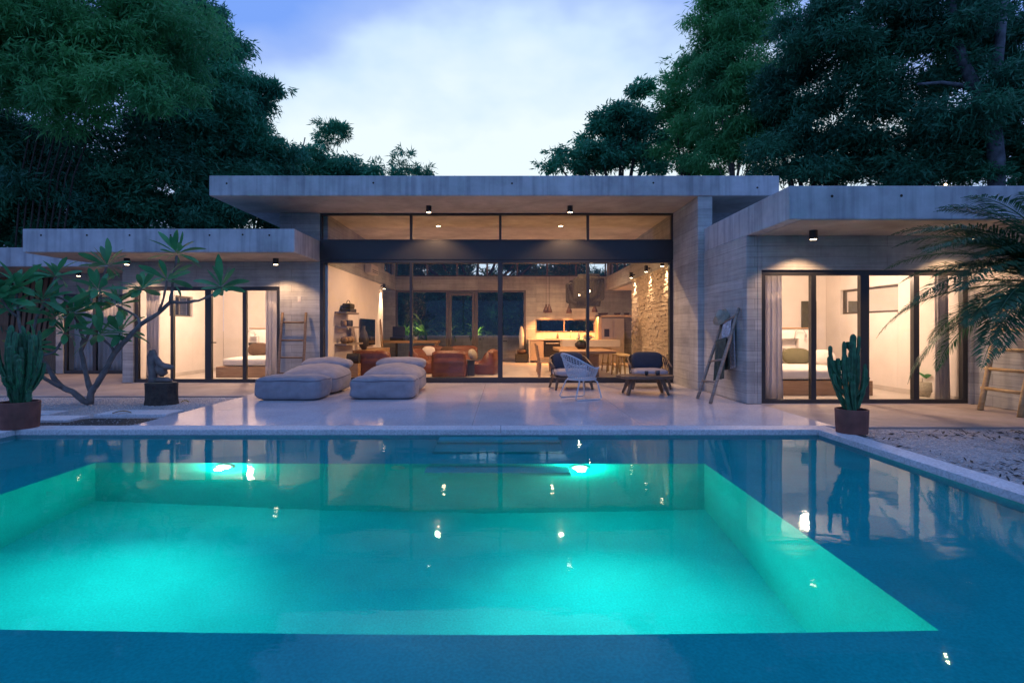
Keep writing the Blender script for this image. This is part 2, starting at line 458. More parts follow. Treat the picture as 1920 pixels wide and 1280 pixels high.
def watermat():
    m = bpy.data.materials.new('pool_water'); m.use_nodes = True; t = m.node_tree; t.nodes.clear()
    o = nd(t, 'ShaderNodeOutputMaterial'); gl = nd(t, 'ShaderNodeBsdfRefraction'); gl.inputs['IOR'].default_value = 1.333; gl.inputs['Roughness'].default_value = 0.0
    gl.inputs['Color'].default_value = (0.80, 0.98, 1.0, 1)
    rf = nd(t, 'ShaderNodeBsdfGlossy'); rf.inputs['Roughness'].default_value = 0.03; rf.inputs['Color'].default_value = (0.42, 0.54, 0.60, 1)
    fr = nd(t, 'ShaderNodeFresnel'); fr.inputs['IOR'].default_value = 1.333; mxs = nd(t, 'ShaderNodeMixShader')
    n1 = nd(t, 'ShaderNodeTexNoise', Scale=1.0, Detail=2.0); t.links.new(pos(t, (1.1, 2.2, 1)), n1.inputs['Vector'])
    n2 = nd(t, 'ShaderNodeTexNoise', Scale=1.0, Detail=2.0); t.links.new(pos(t, (7, 13, 1)), n2.inputs['Vector'])
    a = nd(t, 'ShaderNodeMath', operation='MULTIPLY_ADD'); t.links.new(n2.outputs['Fac'], a.inputs[0]); a.inputs[1].default_value = 0.15; t.links.new(n1.outputs['Fac'], a.inputs[2])
    bn = nd(t, 'ShaderNodeBump'); bn.inputs['Strength'].default_value = 0.23; bn.inputs['Distance'].default_value = 0.012
    t.links.new(a.outputs[0], bn.inputs['Height']); 
    for n_ in (gl, rf, fr): t.links.new(bn.outputs['Normal'], n_.inputs['Normal'])
    t.links.new(fr.outputs[0], mxs.inputs[0]); t.links.new(gl.outputs[0], mxs.inputs[1]); t.links.new(rf.outputs[0], mxs.inputs[2])
    t.links.new(mxs.outputs[0], o.inputs['Surface'])
    return m
M['water'] = watermat()

def lamp_light(kind, name, loc, power, col, parent=None, radius=0.04, aim=None, angle=None, blend=0.5, size=None):
    l = bpy.data.lights.new(name, kind); l.energy = power; l.color = col
    if kind in ('POINT', 'SPOT'): l.shadow_soft_size = radius
    if kind == 'SPOT': l.spot_size = angle; l.spot_blend = blend
    if kind == 'AREA': l.shape = 'DISK'; l.size = size
    o = bpy.data.objects.new(name, l); COL.objects.link(o)
    loc = Vector(loc)
    if parent is not None:
        o.parent = parent; o.location = loc - chain_loc(parent)
    else: o.location = loc
    if aim is not None:
        o.rotation_euler = Vector(aim).to_track_quat('-Z', 'Y').to_euler()
    return o

# ================================================================== SETTING: ground, pool, terrace
PX0, PX1, PY0, PY1 = -6.57, 4.23, 0.9, 7.35
BX0, BX1, BY0, BY1 = -4.55, 2.23, 2.80, 6.08
ZW, ZS, ZB = -0.07, -0.37, -1.9
mb = MB()
for x0, x1, y0, y1 in ((-300, 300, 7.60, 400), (-300, -6.80, -60, 7.60), (4.46, 300, -60, 7.60), (-6.80, 4.46, -60, 0.67)):
    mb.quad((x0, y0, -0.09), (x1, y0, -0.09), (x1, y1, -0.09), (x0, y1, -0.09))
tag(mb.build('ground', M['earth']), kind='structure')
# pool shell
mb = MB()
def fl(x0, x1, y0, y1, z): mb.quad((x0, y0, z), (x1, y0, z), (x1, y1, z), (x0, y1, z))
fl(PX0, PX1, BY1, PY1, ZS); fl(PX0, PX1, PY0, BY0, ZS); fl(PX0, BX0, BY0, BY1, ZS); fl(BX1, PX1, BY0, BY1, ZS); fl(BX0, BX1, BY0, BY1, ZB)
def wl(a, b, z0, z1): mb.quad((a[0], a[1], z0), (b[0], b[1], z0), (b[0], b[1], z1), (a[0], a[1], z1))
wl((BX0, BY1), (BX1, BY1), ZB, ZS); wl((BX1, BY1), (BX1, BY0), ZB, ZS); wl((BX1, BY0), (BX0, BY0), ZB, ZS); wl((BX0, BY0), (BX0, BY1), ZB, ZS)
wl((PX0, PY1), (PX1, PY1), ZS, -0.09); wl((PX1, PY1), (PX1, PY0), ZS, -0.09); wl((PX1, PY0), (PX0, PY0), ZS, -0.09); wl((PX0, PY0), (PX0, PY1), ZS, -0.09)
pool = tag(mb.build('pool', M['pool'], fix=False), kind='structure')
for k, (y0, y1, zt, zb) in enumerate(((6.98, 7.345, -0.17, ZS + 0.003), (6.55, 6.978, -0.27, ZS + 0.003), (5.84, 6.077, -0.48, -.60))):
    MB().box(-0.86, 0.72, y0, y1, zb, zt).build('step', M['pool'], pool, bevel=0.012)
mb = MB().quad((PX0, PY0, ZW), (PX1, PY0, ZW), (PX1, PY1, ZW), (PX0, PY1, ZW))
tag(mb.build('water', M['water'], fix=False), kind='structure')
# coping: separate stones
cop = bpy.data.objects.new('coping', None); COL.objects.link(cop); tag(cop, kind='structure')
def coping_run(x0, x1, y0, y1, n, along):
    for i in range(n):
        g_ = 0.002
        if along == 'x':
            a = x0 + (x1 - x0) * i / n; b = x0 + (x1 - x0) * (i + 1) / n
            MB().box(a + g_, b - g_, y0, y1, -0.10, 0.0).build('stone', M['coping'], cop, bevel=0.006)
        else:
            a = y0 + (y1 - y0) * i / n; b = y0 + (y1 - y0) * (i + 1) / n
            MB().box(x0, x1, a + g_, b - g_, -0.10, 0.0).build('stone', M['coping'], cop, bevel=0.006)
coping_run(-6.86, 4.50, 7.35, 7.67, 5, 'x')
coping_run(4.23, 4.50, 0.64, 7.348, 3, 'y')
coping_run(-6.86, -6.57, 0.64, 7.348, 3, 'y')
coping_run(-6.568, 4.228, 0.64, 0.90, 5, 'x')
# terrace slabs
ter = bpy.data.objects.new('terrace', None); COL.objects.link(ter); tag(ter, kind='structure')
xs = [-5.22, -2.85, -0.45, 1.95, 4.375]; ys = [7.673, 9.15, 11.3, 13.70]
for i in range(4):
    for j in range(3):
        MB().box(xs[i] + .002, xs[i+1] - .002, ys[j] + .002, ys[j+1] - .002, -0.12, 0.0).build('slab', M['terrazzo'], ter)
MB().poly_prism([(4.375, 7.675), (4.50, 7.675), (4.62, 7.60), (4.62, 9.86), (4.375, 9.86)], -0.12, -0.001).build('slab', M['terrazzo'], ter)
# walkways
tag(MB().box(-24, -5.226, 11.06, 13.74, -0.14, -0.003).build('walkway', M['walk'], bevel=0.01), kind='structure')
tag(MB().box(-24, -9.62, 13.744, 16.58, -0.14, -0.005).build('walkway', M['walk'], bevel=0.01), kind='structure')
tag(MB().box(4.624, 14, 7.56, 9.86, -0.14, -0.003).build('walkway', M['walk'], bevel=0.01), kind='structure')
# gravel beds
gr = MB()
gr.box(-24, -5.226, 7.675, 11.056, -0.12, -0.03)
tag(gr.build('gravel_bed', M['gravel']), kind='structure')
tag(MB().box(4.504, 14, 0.6, 7.556, -0.12, -0.03).build('gravel_bed', M['gravel']), kind='structure')
tag(MB().box(-14, -6.864, 0.6, 7.671, -0.12, -0.03).build('gravel_bed', M['gravel']), kind='structure')
def pebbles(name, x0, x1, y0, y1, n, z, smin, smax, mat):
    c = np.stack([rng.uniform(x0, x1, n), rng.uniform(y0, y1, n), np.full(n, z)], 1)
    s = rng.uniform(smin, smax, (n, 1)) * rng.uniform(0.7, 1.3, (n, 3)); s[:, 2] *= 0.6
    o = np.array([(1, 0, 0), (0, 1, 0), (-1, 0, 0), (0, -1, 0), (0, 0, 1), (0, 0, -1)], float)
    an = rng.uniform(0, PI, n); R = np.zeros((n, 2, 2)); R[:, 0, 0] = np.cos(an); R[:, 0, 1] = -np.sin(an); R[:, 1, 0] = np.sin(an); R[:, 1, 1] = np.cos(an)
    v = o[None] * s[:, None, :]
    v[:, :, :2] = np.einsum('nij,nkj->nki', R, v[:, :, :2]); v += c[:, None, :]
    f = np.array([(0, 1, 4), (1, 2, 4), (2, 3, 4), (3, 0, 4), (1, 0, 5), (2, 1, 5), (3, 2, 5), (0, 3, 5)])
    F = (f[None] + (np.arange(n) * 6)[:, None, None]).reshape(-1, 3)
    me = npmesh(name, v.reshape(-1, 3), F)
    return tag(link(name, me, mat), kind='stuff')
def npmesh(name, v, F):
    me = bpy.data.meshes.new(name); k = F.shape[1]
    me.vertices.add(len(v)); me.vertices.foreach_set('co', v.astype(np.float32).ravel())
    me.loops.add(F.size); me.loops.foreach_set('vertex_index', F.astype(np.int32).ravel())
    me.polygons.add(len(F)); me.polygons.foreach_set('loop_start', (np.arange(len(F)) * k).astype(np.int32))
    try: me.polygons.foreach_set('loop_total', np.full(len(F), k, np.int32))
    except Exception: pass
    me.update(calc_edges=True); me.validate()
    return me
tag(pebbles('gravel', -14, -5.3, 7.75, 11.0, 14000, -0.028, 0.008, 0.018, M['pebble']), 'loose white pebbles on the gravel bed left of the terrace')
tag(pebbles('gravel', 4.6, 9.5, 4.6, 7.5, 9000, -0.028, 0.008, 0.016, M['pebble']), 'loose white pebbles on the gravel bed right of the pool')
# leaf litter on the right hand bed
n = 1500
c = np.stack([rng.uniform(4.6, 9.0, n), rng.uniform(4.4, 7.4, n), np.full(n, -0.014)], 1)
keep = (np.sin(c[:, 0] * 2.3 + c[:, 1] * 1.7) + np.sin(c[:, 0] * 0.9 - c[:, 1] * 3.1) + rng.normal(0, .6, n)) > 0.3
c = c[keep]; n = len(c); an = rng.uniform(0, 6.28, n); L = rng.uniform(.02, .06, n)
d = np.stack([np.cos(an) * L, np.sin(an) * L, rng.uniform(0, .02, n)], 1); sd = np.stack([-np.sin(an) * L * .22, np.cos(an) * L * .22, rng.uniform(-.006, .01, n)], 1)
v = np.stack([c - d, c + sd, c + d, c - sd], 1).reshape(-1, 3)
tag(link('leaf_litter', npmesh('leaf_litter', v, np.arange(4 * n).reshape(-1, 4)), M['soil']), 'dark dry leaf litter scattered over the right gravel bed', kind='stuff')
# sunken bed and pavers on the left
tag(MB().poly_prism([(-7.25, 7.70), (-5.35, 7.70), (-5.30, 8.42), (-6.35, 8.42)], -0.05, -0.022).build('planting_bed', M['soil']), kind='structure')
def paver(label, x0, x1, y0, y1):
    tag(MB().box(x0, x1, y0, y1, -0.032, 0.012).build('paver', M['coping'], bevel=0.006), label, 'paver', 'loose white pavers in the gravel')
paver('white paver with a dry leaf on it, nearest the terrace edge', XP(190, 8.75), XP(322, 8.75), 8.60, 9.08)
paver('white paver half hidden behind the left cactus pot', XP(62, 8.3), XP(150, 8.3), 8.05, 8.50)
paver('white paver lying flat between the cactus pot and the sunken bed', XP(5, 8.8), XP(110, 8.8), 8.62, 9.0)
def dry_leaf(label, p, L, rz, mat='drypalm'):
    mbq = MB(); ks = []
    for i in range(7):
        t = i / 6; w = L * 0.16 * math.sin(PI * min(1, t * 0.97 + .03)) + .002
        ks.append((t * L - L / 2, w, 0.03 * math.sin(PI * t)))
    mbq.grid(lambda u, q: (ks[round(u * 6)][0], (q - .5) * 2 * ks[round(u * 6)][1], ks[round(u * 6)][2] + abs(q - .5) * .03 + .004), 6, 4)
    o = mbq.build('dry_leaf', M[mat], smooth=True); o.location = p; o.rotation_euler = (0, 0, rz)
    tag(o, label, 'leaf', 'fallen dry leaves')
dry_leaf('curled brown leaf on the white paver', (XP(232, 8.7), 8.66, 0.012), 0.26, 0.3)
dry_leaf('curled yellow leaf on the gravel beside the log stump', (XP(347, 10.2), 10.2, -0.02), 0.14, 0.1, 'yellowleaf')

# ================================================================== HOUSE
H = thing('house', 'low board-marked concrete house with flat roofs and glass doors', 'house', (0, 13.75, 0))
def hpart(name, mat, boxes, bevel=0.008, parent=None):
    q = MB()
    for b in boxes: q.box(*b)
    return q.build(name, mat, parent or H, bevel=bevel)
# roofs
ra = hpart('roof', M['roofc'], [(-6.46, 6.03, 11.96, 24.2, 4.272, 4.71)], 0.015)
rb = hpart('roof', M['roofc'], [(-10.66, -4.64, 12.09, 19.0, 3.052, 3.57)], 0.015)
rc = hpart('roof', M['roofc'], [(-26, -10.665, 14.86, 20.5, 3.052, 3.57)], 0.015)
rd = hpart('roof', M['roofc'], [(4.40, 14, 8.42, 15.6, 3.042, 3.56)], 0.015)
for r_, x0, x1, y0, y1, z in ((ra, -6.44, 6.01, 11.98, 13.70, 4.27), (rb, -10.64, -4.66, 12.11, 13.74, 3.05), (rd, 4.60, 13.9, 8.44, 9.86, 3.04), (rc, -25, -9.63, 14.88, 16.58, 3.05)):
    MB().box(x0, x1, y0, y1, z - 0.004, z + 0.02).build('soffit', M['soffit'], r_)
def tie_holes(roof, pts):
    for p in pts:
        MB().tube([p, (p[0], p[1] - 0.003, p[2])], 0.022, 10).build('tie_hole', M['soil'], roof)
tie_holes(rb, [(XP(x, 12.09), 12.089, ZP(y, 12.09)) for x, y in ((77, 441), (163, 441), (243, 441), (320, 441), (393, 441), (455, 440), (505, 441))])
tie_holes(ra, [(XP(x, 11.96), 11.959, ZP(y, 11.96)) for x, y in ((425, 344), (700, 343), (960, 344), (1225, 343), (1420, 352))])
tie_holes(rd, [(XP(x, 8.42), 8.419, ZP(y, 8.42)) for x, y in ((1560, 368), (1690, 367), (1830, 368))])
# hall walls
hpart('wall', M['white'], [(-4.72, -4.50, 13.96, 20.3, 0, 2.99)])
hpart('wall', M['conc'], [(-4.72, -4.498, 13.96, 20.3, 2.992, 4.27), (-4.72, -4.498, 20.3, 22.66, 2.992, 3.54), (-4.72, -4.498, 20.302, 20.6, 3.54, 4.27), (-4.72, -4.498, 22.3, 22.66, 3.54, 4.27)])
hpart('wall', M['conc'], [(-5.65, -4.64, 13.75, 13.952, 0, 3.05), (-5.65, -4.64, 13.75, 13.95, 3.572, 4.268)])
hpart('wall', M['conc'], [(-5.6, -5.4, 20.3, 22.66, 0, 2.99), (-5.4, -4.72, 20.1, 20.3, 0, 2.99)])
hpart('wall', M['conc'], [(4.26, 4.58, 12.0, 18.1, 0, 4.268), (4.382, 4.58, 9.87, 11.998, 0, 3.04)], 0.01)
hpart('wall', M['conc'], [(4.26, 4.48, 18.102, 22.66, 2.95, 3.52), (4.26, 4.48, 18.102, 18.4, 3.522, 4.268), (4.26, 4.48, 22.4, 22.66, 3.522, 4.268)])
YB = 22.66
hpart('wall', M['conc'], [(-5.6, 4.48, YB, YB + .2, 2.972, 3.54), (-5.6, 4.48, YB, YB + .2, 4.12, 4.268), (-5.6, -4.51, YB, YB + .2, 0, 2.97),
                          (0.907, 1.305, YB, YB + .2, 0, 2.97), (3.78, 7.5, YB, YB + .2, 0, 2.97), (1.305, 3.78, YB, YB + .2, 0, 1.2), (1.305, 3.78, YB, YB + .2, 1.77, 2.97)])
hpart('wall', M['white'], [(7.3, 7.5, 16.0, YB, 0, 2.95), (4.58, 7.3, 17.9, 18.1, 0, 2.95)])
hpart('ceiling', M['white'], [(4.482, 7.5, 18.102, YB, 2.952, 3.10)])
hpart('ceiling', concrete('pale_ceiling_concrete', (0.62, 0.58, 0.54), boards=True, bh=0.3, streak=False), [(-5.6, 4.26, 13.95, YB, 4.266, 4.271)], 0)
# stone cladding on the hall's right wall: thin strips of uneven depth
q = MB(); z = 0.02
while z < 2.98:
    h = rng.uniform(0.028, 0.05); y = 13.98
    while y < 18.08:
        l = rng.uniform(0.12, 0.5); dd = rng.uniform(0.012, 0.05)
        q.box(4.258 - dd, 4.259, y, min(18.09, y + l - .003), z, z + h - .004)
        y += l
    z += h
tag(q.build('stone_cladding', simple('split_stone', (0.46, 0.38, 0.28), 0.85, 0.22, 9), H), kind='stuff')
# floors (indoors)
fl_ = MB().box(-5.6, 4.26, 13.75, YB, -0.1, 0.0); fl_.box(4.262, 7.4, 18.1, YB, -0.1, 0.0)
tag(fl_.build('floor', M['grey_floor']), kind='structure')
tag(MB().box(-9.4, -4.95, 13.76, 18.3, -0.1, 0.002).build('floor', M['grey_floor']), kind='structure')
tag(MB().box(4.60, 8.45, 9.88, 14.4, -0.1, 0.002).build('floor', M['grey_floor']), kind='structure')
tag(MB().box(-22, 14, 22.87, 27, -0.1, 0.0).build('courtyard', M['walk']), kind='structure')
# left wing
hpart('wall', M['conc'], [(-9.61, -9.34, 13.752, 13.95, 0, 3.05), (-9.34, -5.65, 13.752, 13.95, 2.42, 3.05)])
hpart('wall', M['white'], [(-9.61, -9.4, 13.952, 15.35, 0, 3.05), (-9.61, -9.4, 16.5, 18.3, 0, 3.05), (-9.61, -9.4, 15.35, 16.5, 0, 1.72), (-9.61, -9.4, 15.35, 16.5, 2.32, 3.05)])
hpart('wall', M['white'], [(-9.4, -4.73, 18.3, 18.5, 0, 3.05), (-4.95, -4.73, 13.952, 18.3, 0, 3.05)])
hpart('ceiling', M['white'], [(-9.4, -4.95, 13.952, 18.3, 2.75, 2.85)])
hpart('headboard_wall', M['white'], [(-8.0, -4.96, 17.2, 17.4, 0, 1.36)], 0.01)
hpart('wall', M['conc'], [(-13.63, -13.4, 16.6, 16.8, 0, 3.05), (-13.4, -11.56, 16.6, 16.8, 2.42, 3.05), (-11.56, -9.612, 16.6, 16.8, 0, 3.05)])
hpart('wall', wood('cedar_boards', (0.20, 0.10, 0.05), (0.33, 0.17, 0.09), (30, 30, 2)), [(-24, -13.632, 18.0, 18.2, 0, 3.05)])
# right wing
hpart('wall', M['conc'], [(4.582, 4.66, 9.872, 10.07, 0, 3.04), (4.66, 8.43, 9.872, 10.07, 2.42, 3.04), (8.43, 8.50, 9.872, 10.07, 0, 3.04)])
hpart('wall', M['conc'], [(8.502, 8.75, 8.5, 10.07, 0, 3.04)], 0.01)
hpart('wall', M['white'], [(8.44, 8.64, 10.072, 11.7, 0, 3.04), (8.44, 8.64, 13.7, 14.5, 0, 3.04), (8.44, 8.64, 11.7, 13.7, 0, 1.72), (8.44, 8.64, 11.7, 13.7, 2.32, 3.04)])
hpart('wall', M['white'], [(4.582, 6.05, 14.3, 14.5, 0, 3.04), (6.75, 8.438, 14.3, 14.5, 0, 3.04), (6.05, 6.75, 14.3, 14.5, 2.25, 3.04), (6.05, 6.75, 14.3, 14.5, 0, 1.38)])
hpart('wall', M['white'], [(4.582, 4.60, 10.072, 14.3, 0, 3.04)], 0)
hpart('ceiling', M['white'], [(4.60, 8.44, 10.072, 14.3, 2.75, 2.85)])
hpart('headboard_wall', M['white'], [(4.61, 6.62, 13.0, 13.2, 0, 1.36), (7.02, 7.36, 13.0, 13.2, 0, 1.36), (6.62, 7.02, 13.0, 13.2, 0, .80), (6.62, 7.02, 13.0, 13.2, 1.12, 1.36), (6.62, 7.02, 13.15, 13.2, .8, 1.12)], 0.006)
hpart('ledge', M['wood'], [(4.61, 7.38, 12.97, 13.22, 1.362, 1.39)], 0.004)
hpart('ledge', M['wood'], [(-8.02, -4.96, 17.17, 17.42, 1.362, 1.39)], 0.004)
hpart('skirting', M['grey_floor'], [(8.425, 8.438, 10.08, 14.29, 0.004, 0.1)], 0)
hpart('skirting', M['grey_floor'], [(-9.398, -9.385, 13.96, 18.29, 0.004, 0.1)], 0)

# glazing
def door_set(name, xs_, y, z0, z1, fw, mw, dp=0.1, mat='frame', parent=H, rail=0.10, handles=(), gl='glass'):
    x0, x1 = xs_[0], xs_[-1]
    q = MB()
    q.box(x0, x1, y, y + dp, z1 - fw, z1); q.box(x0, x1, y, y + dp, z0, z0 + rail)
    q.box(x0, x0 + fw, y + .001, y + dp - .001, z0 + rail, z1 - fw); q.box(x1 - fw, x1, y + .001, y + dp - .001, z0 + rail, z1 - fw)
    for i, xm in enumerate(xs_[1:-1]):
        w = mw[i] if hasattr(mw, '__len__') else mw
        q.box(xm - w / 2, xm + w / 2, y + .001, y + dp - .001, z0 + rail, z1 - fw)
    o = q.build(name, M[mat], parent, bevel=0.004)
    for i in range(len(xs_) - 1):
        a = xs_[i] + (fw if i == 0 else (mw[i-1] if hasattr(mw, '__len__') else mw) / 2); b = xs_[i+1] - (fw if i == len(xs_) - 2 else (mw[i] if hasattr(mw, '__len__') else mw) / 2)
        MB().quad((a, y + dp * .5, z0 + rail), (b, y + dp * .5, z0 + rail), (b, y + dp * .5, z1 - fw), (a, y + dp * .5, z1 - fw)).build('pane', M[gl], o, fix=False)
    for hx, hz, hl in handles:
        hq = MB(); hq.box(hx - .012, hx + .012, y - .05, y + .002, hz - .012, hz + .012); hq.box(hx - .012, hx + hl, y - .062, y - .045, hz - .012, hz + .012)
        hq.build('handle', M['black'], o)
    return o
Yg = 13.76
mx = [XP(p, Yg) for p in (604, 770.5, 938, 1102.5, 1270)]; mx[-1] = 4.258; mx[0] = -4.638
door_set('sliding_door', mx, Yg, 0.0, 3.10, 0.085, (0.07, 0.12, 0.07), 0.14, rail=0.13, handles=((XP(944, Yg), 1.05, .09),))
hpart('lintel', M['frame'], [(-4.638, 4.258, Yg - .02, Yg + .16, 3.10, 3.56)], 0.006)
door_set('clerestory_window', mx, Yg, 3.562, 4.266, 0.045, 0.06, 0.12, rail=0.045)
xl = [XP(p, 13.80) for p in (252, 322, 390, 458, 525)]; xl[0] = -9.338; xl[-1] = -5.652
door_set('sliding_door', xl, 13.80, 0.0, 2.418, 0.09, (0.07, 0.16, 0.09), 0.1, rail=0.09, handles=((XP(398, 13.8), ZP(642, 13.8), .13),))
xr = [XP(p, 9.92) for p in (1428, 1526, 1622, 1719, 1820)]; xr[0] = 4.662; xr[-1] = 8.428
door_set('sliding_door', xr, 9.92, 0.0, 2.418, 0.09, (0.09, 0.16, 0.10), 0.1, rail=0.075, handles=((XP(1612, 9.92), ZP(655, 9.92), .0),))
door_set('sliding_door', [-13.40, -12.48, -11.562], 16.63, 0.0, 2.418, 0.08, 0.10, 0.1, rail=0.09)
# courtyard doors
xb = [XP(p, YB) for p in (741, 839, 893, 986)]
door_set('patio_door', [xb[0], xb[1], xb[2], xb[3]], YB + .03, 0.0, 2.97, 0.09, 0.13, 0.1, 'bronze', rail=0.08, handles=((XP(885, YB), 1.05, -.12),))
q = MB(); a, b = xb[1] + .075, xb[2] - .075
q.box(a, a + .1, YB - .01, YB + .07, 0.02, 2.86); q.box(b - .1, b, YB - .01, YB + .07, 0.02, 2.86); q.box(a + .1, b - .1, YB - .01, YB + .07, 2.74, 2.86); q.box(a + .1, b - .1, YB - .01, YB + .07, .02, .2)
q.build('hinged_door', M['bronze'], H, bevel=.004)
door_set('clerestory_window', [-4.49, -3.2, -1.95, -0.7, 0.55, 1.8, 3.0, 4.25], YB + .05, 3.542, 4.118, 0.05, 0.07, 0.1, 'bronze', rail=0.05)
door_set('kitchen_window', [1.307, 2.50, 3.778], YB + .04, 1.202, 1.768, 0.05, 0.05, 0.1, 'bronze', rail=0.06)
def side_window(name, x, y0, y1, z0, z1, n):
    q = MB(); w = .045
    q.box(x, x + .08, y0, y1, z0, z0 + w); q.box(x, x + .08, y0, y1, z1 - w, z1)
    for i in range(n + 1):
        yy = y0 + (y1 - y0 - w) * i / n; q.box(x + .001, x + .079, yy, yy + w, z0 + w, z1 - w)
    o = q.build(name, M['bronze'], H, bevel=.003)
    for i in range(n):
        a = y0 + (y1 - y0 - w) * i / n + w; b = y0 + (y1 - y0 - w) * (i + 1) / n
        MB().quad((x + .04, a, z0 + w), (x + .04, b, z0 + w), (x + .04, b, z1 - w), (x + .04, a, z1 - w)).build('pane', M['glass'], o, fix=False)
side_window('clerestory_window', -4.65, 20.602, 22.298, 3.542, 4.264, 2)
side_window('clerestory_window', 4.33, 18.402, 22.398, 3.524, 4.264, 3)
side_window('bedroom_window', -9.55, 15.352, 16.498, 1.722, 2.318, 2)
side_window('bedroom_window', 8.50, 11.702, 13.698, 1.722, 2.318, 1)
door_set('bedroom_window', [6.052, 6.40, 6.748], 14.36, 1.382, 2.248, .04, .04, .08, 'bronze', rail=.04)
MB().box(7.78, 8.15, 14.24, 14.298, 0.01, 2.08).build('bedroom_door', simple('dark_green_door', (0.07, 0.07, 0.055), .5), H, bevel=.004)
q = MB().box(-5.02, -4.99, 14, 14.01, 1, 1.01)
MB().box(-7.6, -6.6, 18.24, 18.298, 1.45, 2.38).build('bedroom_window', simple('grey_blind', (0.17, 0.16, 0.14), .8), H, bevel=.004)
# switch plate on the outside wall
tag(MB().box(XP(557, 13.7), XP(563, 13.7), 13.738, 13.749, ZP(566, 13.7), ZP(556, 13.7)).build('switch_plate', M['ceramic'], bevel=.002), 'small white switch plate on the concrete wall above the left ladder', 'switch')

# ------------------------------------------------------------------ lamps
def soffit_lamp(label, x, y, zc, power, ang=2.1):
    power *= 3.0
    t = thing('downlight', label, 'ceiling light', (x, y, zc), 'black cylinder downlights under the roofs')
    MB().lathe([(.058, -.15), (.065, -.15), (.065, 0), (.0, 0)], 20, (x, y, zc)).build('housing', M['black'], t, smooth=False)
    MB().lathe([(.001, -.152), (.05, -.152), (.05, -.1501), (.001, -.1501)], 16, (x, y, zc)).build('lens', M['lamp_on'], t)
    lamp_light('SPOT', 'light', (x, y, zc - .17), power, WARM, t, .05, (0, 0.12, -1), ang, .4)
soffit_lamp('black cylinder downlight under main roof, left of the pair', XP(804, 12.95), 12.95, 4.266, 60)
soffit_lamp('black cylinder downlight under main roof, right of the pair', XP(1069, 12.95), 12.95, 4.266, 60)
soffit_lamp('black cylinder downlight above the left wooden ladder', XP(517, 13.1), 13.1, 3.046, 45)
soffit_lamp('black cylinder downlight behind the top plumeria leaves', XP(238, 13.1), 13.1, 3.046, 45)
soffit_lamp('black cylinder downlight under the farthest left roof', XP(147, 15.9), 15.9, 3.046, 70)
soffit_lamp('black cylinder downlight above the right bedroom doors', XP(1525, 9.35), 9.35, 3.036, 40)
soffit_lamp('black cylinder downlight half hidden by the palm fronds', XP(1820, 9.35), 9.35, 3.036, 40)

def recessed(label, x, y, z, power):
    t = thing('recessed_light', label, 'ceiling light', (x, y, z), 'recessed ceiling lights in the hall')
    MB().lathe([(.001, -.012), (.075, -.012), (.085, 0), (.001, 0)], 20, (x, y, z)).build('trim', M['ceramic'], t)
    MB().lathe([(.001, -.016), (.05, -.016), (.05, -.0125), (.001, -.0125)], 16, (x, y, z)).build('lens', M['lamp_on'], t)
    lamp_light('SPOT', 'light', (x, y, z - .03), power * 2.2, WARM, t, .05, (0, 0, -1), 2.7, .5)
for lb, x, y, pw in (('lit recessed ceiling light, front left in the hall', XP(822, 15.4), 15.4, 300), ('lit recessed ceiling light, front right in the hall', XP(1051, 15.4), 15.4, 300),
                     ('lit recessed ceiling light, rear left in the hall', XP(832, 19.6), 19.6, 80), ('lit recessed ceiling light, rear right in the hall', XP(1036, 19.6), 19.6, 250)):
    recessed(lb, x, y, 4.262, pw)
def bedroom_light(label, x, y, power):
    t = thing('bedroom_ceiling_light', label, 'ceiling light', (x, y, 2.748))
    MB().lathe([(.001, -.05), (.14, -.05), (.16, -.03), (.16, 0), (.001, 0)], 24, (x, y, 2.748)).build('diffuser', M['lamp_on'], t)
    lamp_light('POINT', 'light', (x, y, 2.60), power, (1.0, .67, .46), t, .12)
bedroom_light('round ceiling light inside the left bedroom', -7.3, 15.6, 280)
bedroom_light('round ceiling light inside the right bedroom', 6.5, 11.7, 250)
def sconce(label, x, y, z, power, sx):
    power *= 4.0
    t = thing('wall_sconce', label, 'wall light', (x, y, z), 'wall downlights in the hall')
    MB().lathe([(.05, -.10), (.055, -.10), (.055, .08), (.001, .08)], 18, (x, y, z)).build('housing', M['black'], t)
    MB().box(min(x, x + sx * .12), max(x, x + sx * .12), y - .02, y + .02, z - .02, z + .02).build('bracket', M['black'], t)
    MB().lathe([(.001, -.102), (.045, -.102), (.045, -.1001), (.001, -.1001)], 14, (x, y, z)).build('lens', M['lamp_on'], t)
    lamp_light('SPOT', 'light', (x + sx * .015, y, z - .12), power, (1, .68, .40), t, .03, (sx * .10, 0, -1), 1.15, .7)
sconce('black wall downlight nearest the glass on the stone wall', 4.10, 14.15, 3.08, 60, 1)
sconce('black wall downlight in the middle of the stone wall', 4.10, 15.75, 3.10, 60, 1)
sconce('black wall downlight at the far end of the stone wall', 4.10, 17.6, 3.10, 60, 1)
sconce('black wall downlight on the white wall by the dried palm leaf', -4.38, 19.95, 2.92, 90, -1)
def pendant(label, x, y, z, power):
    power *= 5.5
    t = thing('pendant_lamp', label, 'pendant lamp', (x, y, z), 'small copper pendants over the kitchen counter')
    MB().lathe([(.115, 0), (.12, .0), (.11, .09), (.05, .24), (.03, .28), (.03, .34), (.001, .34)], 20, (x, y, z)).build('shade', M['copper'], t, smooth=True)
    MB().tube([(x, y, z + .33), (x, y, 4.26)], .006, 6).build('cord', M['black'], t)
    MB().lathe([(.001, .01), (.04, .01), (.045, .06), (.001, .10)], 12, (x, y, z)).build('bulb', M['lamp_on'], t)
    lamp_light('SPOT', 'light', (x, y, z - .01), power, WARMER, t, .04, (0, 0.12, -1), 2.3, .5)
pendant('copper pendant over the counter, left of the cord pair', XP(1024, 22.2), 22.2, ZP(586, 22.2), 55)
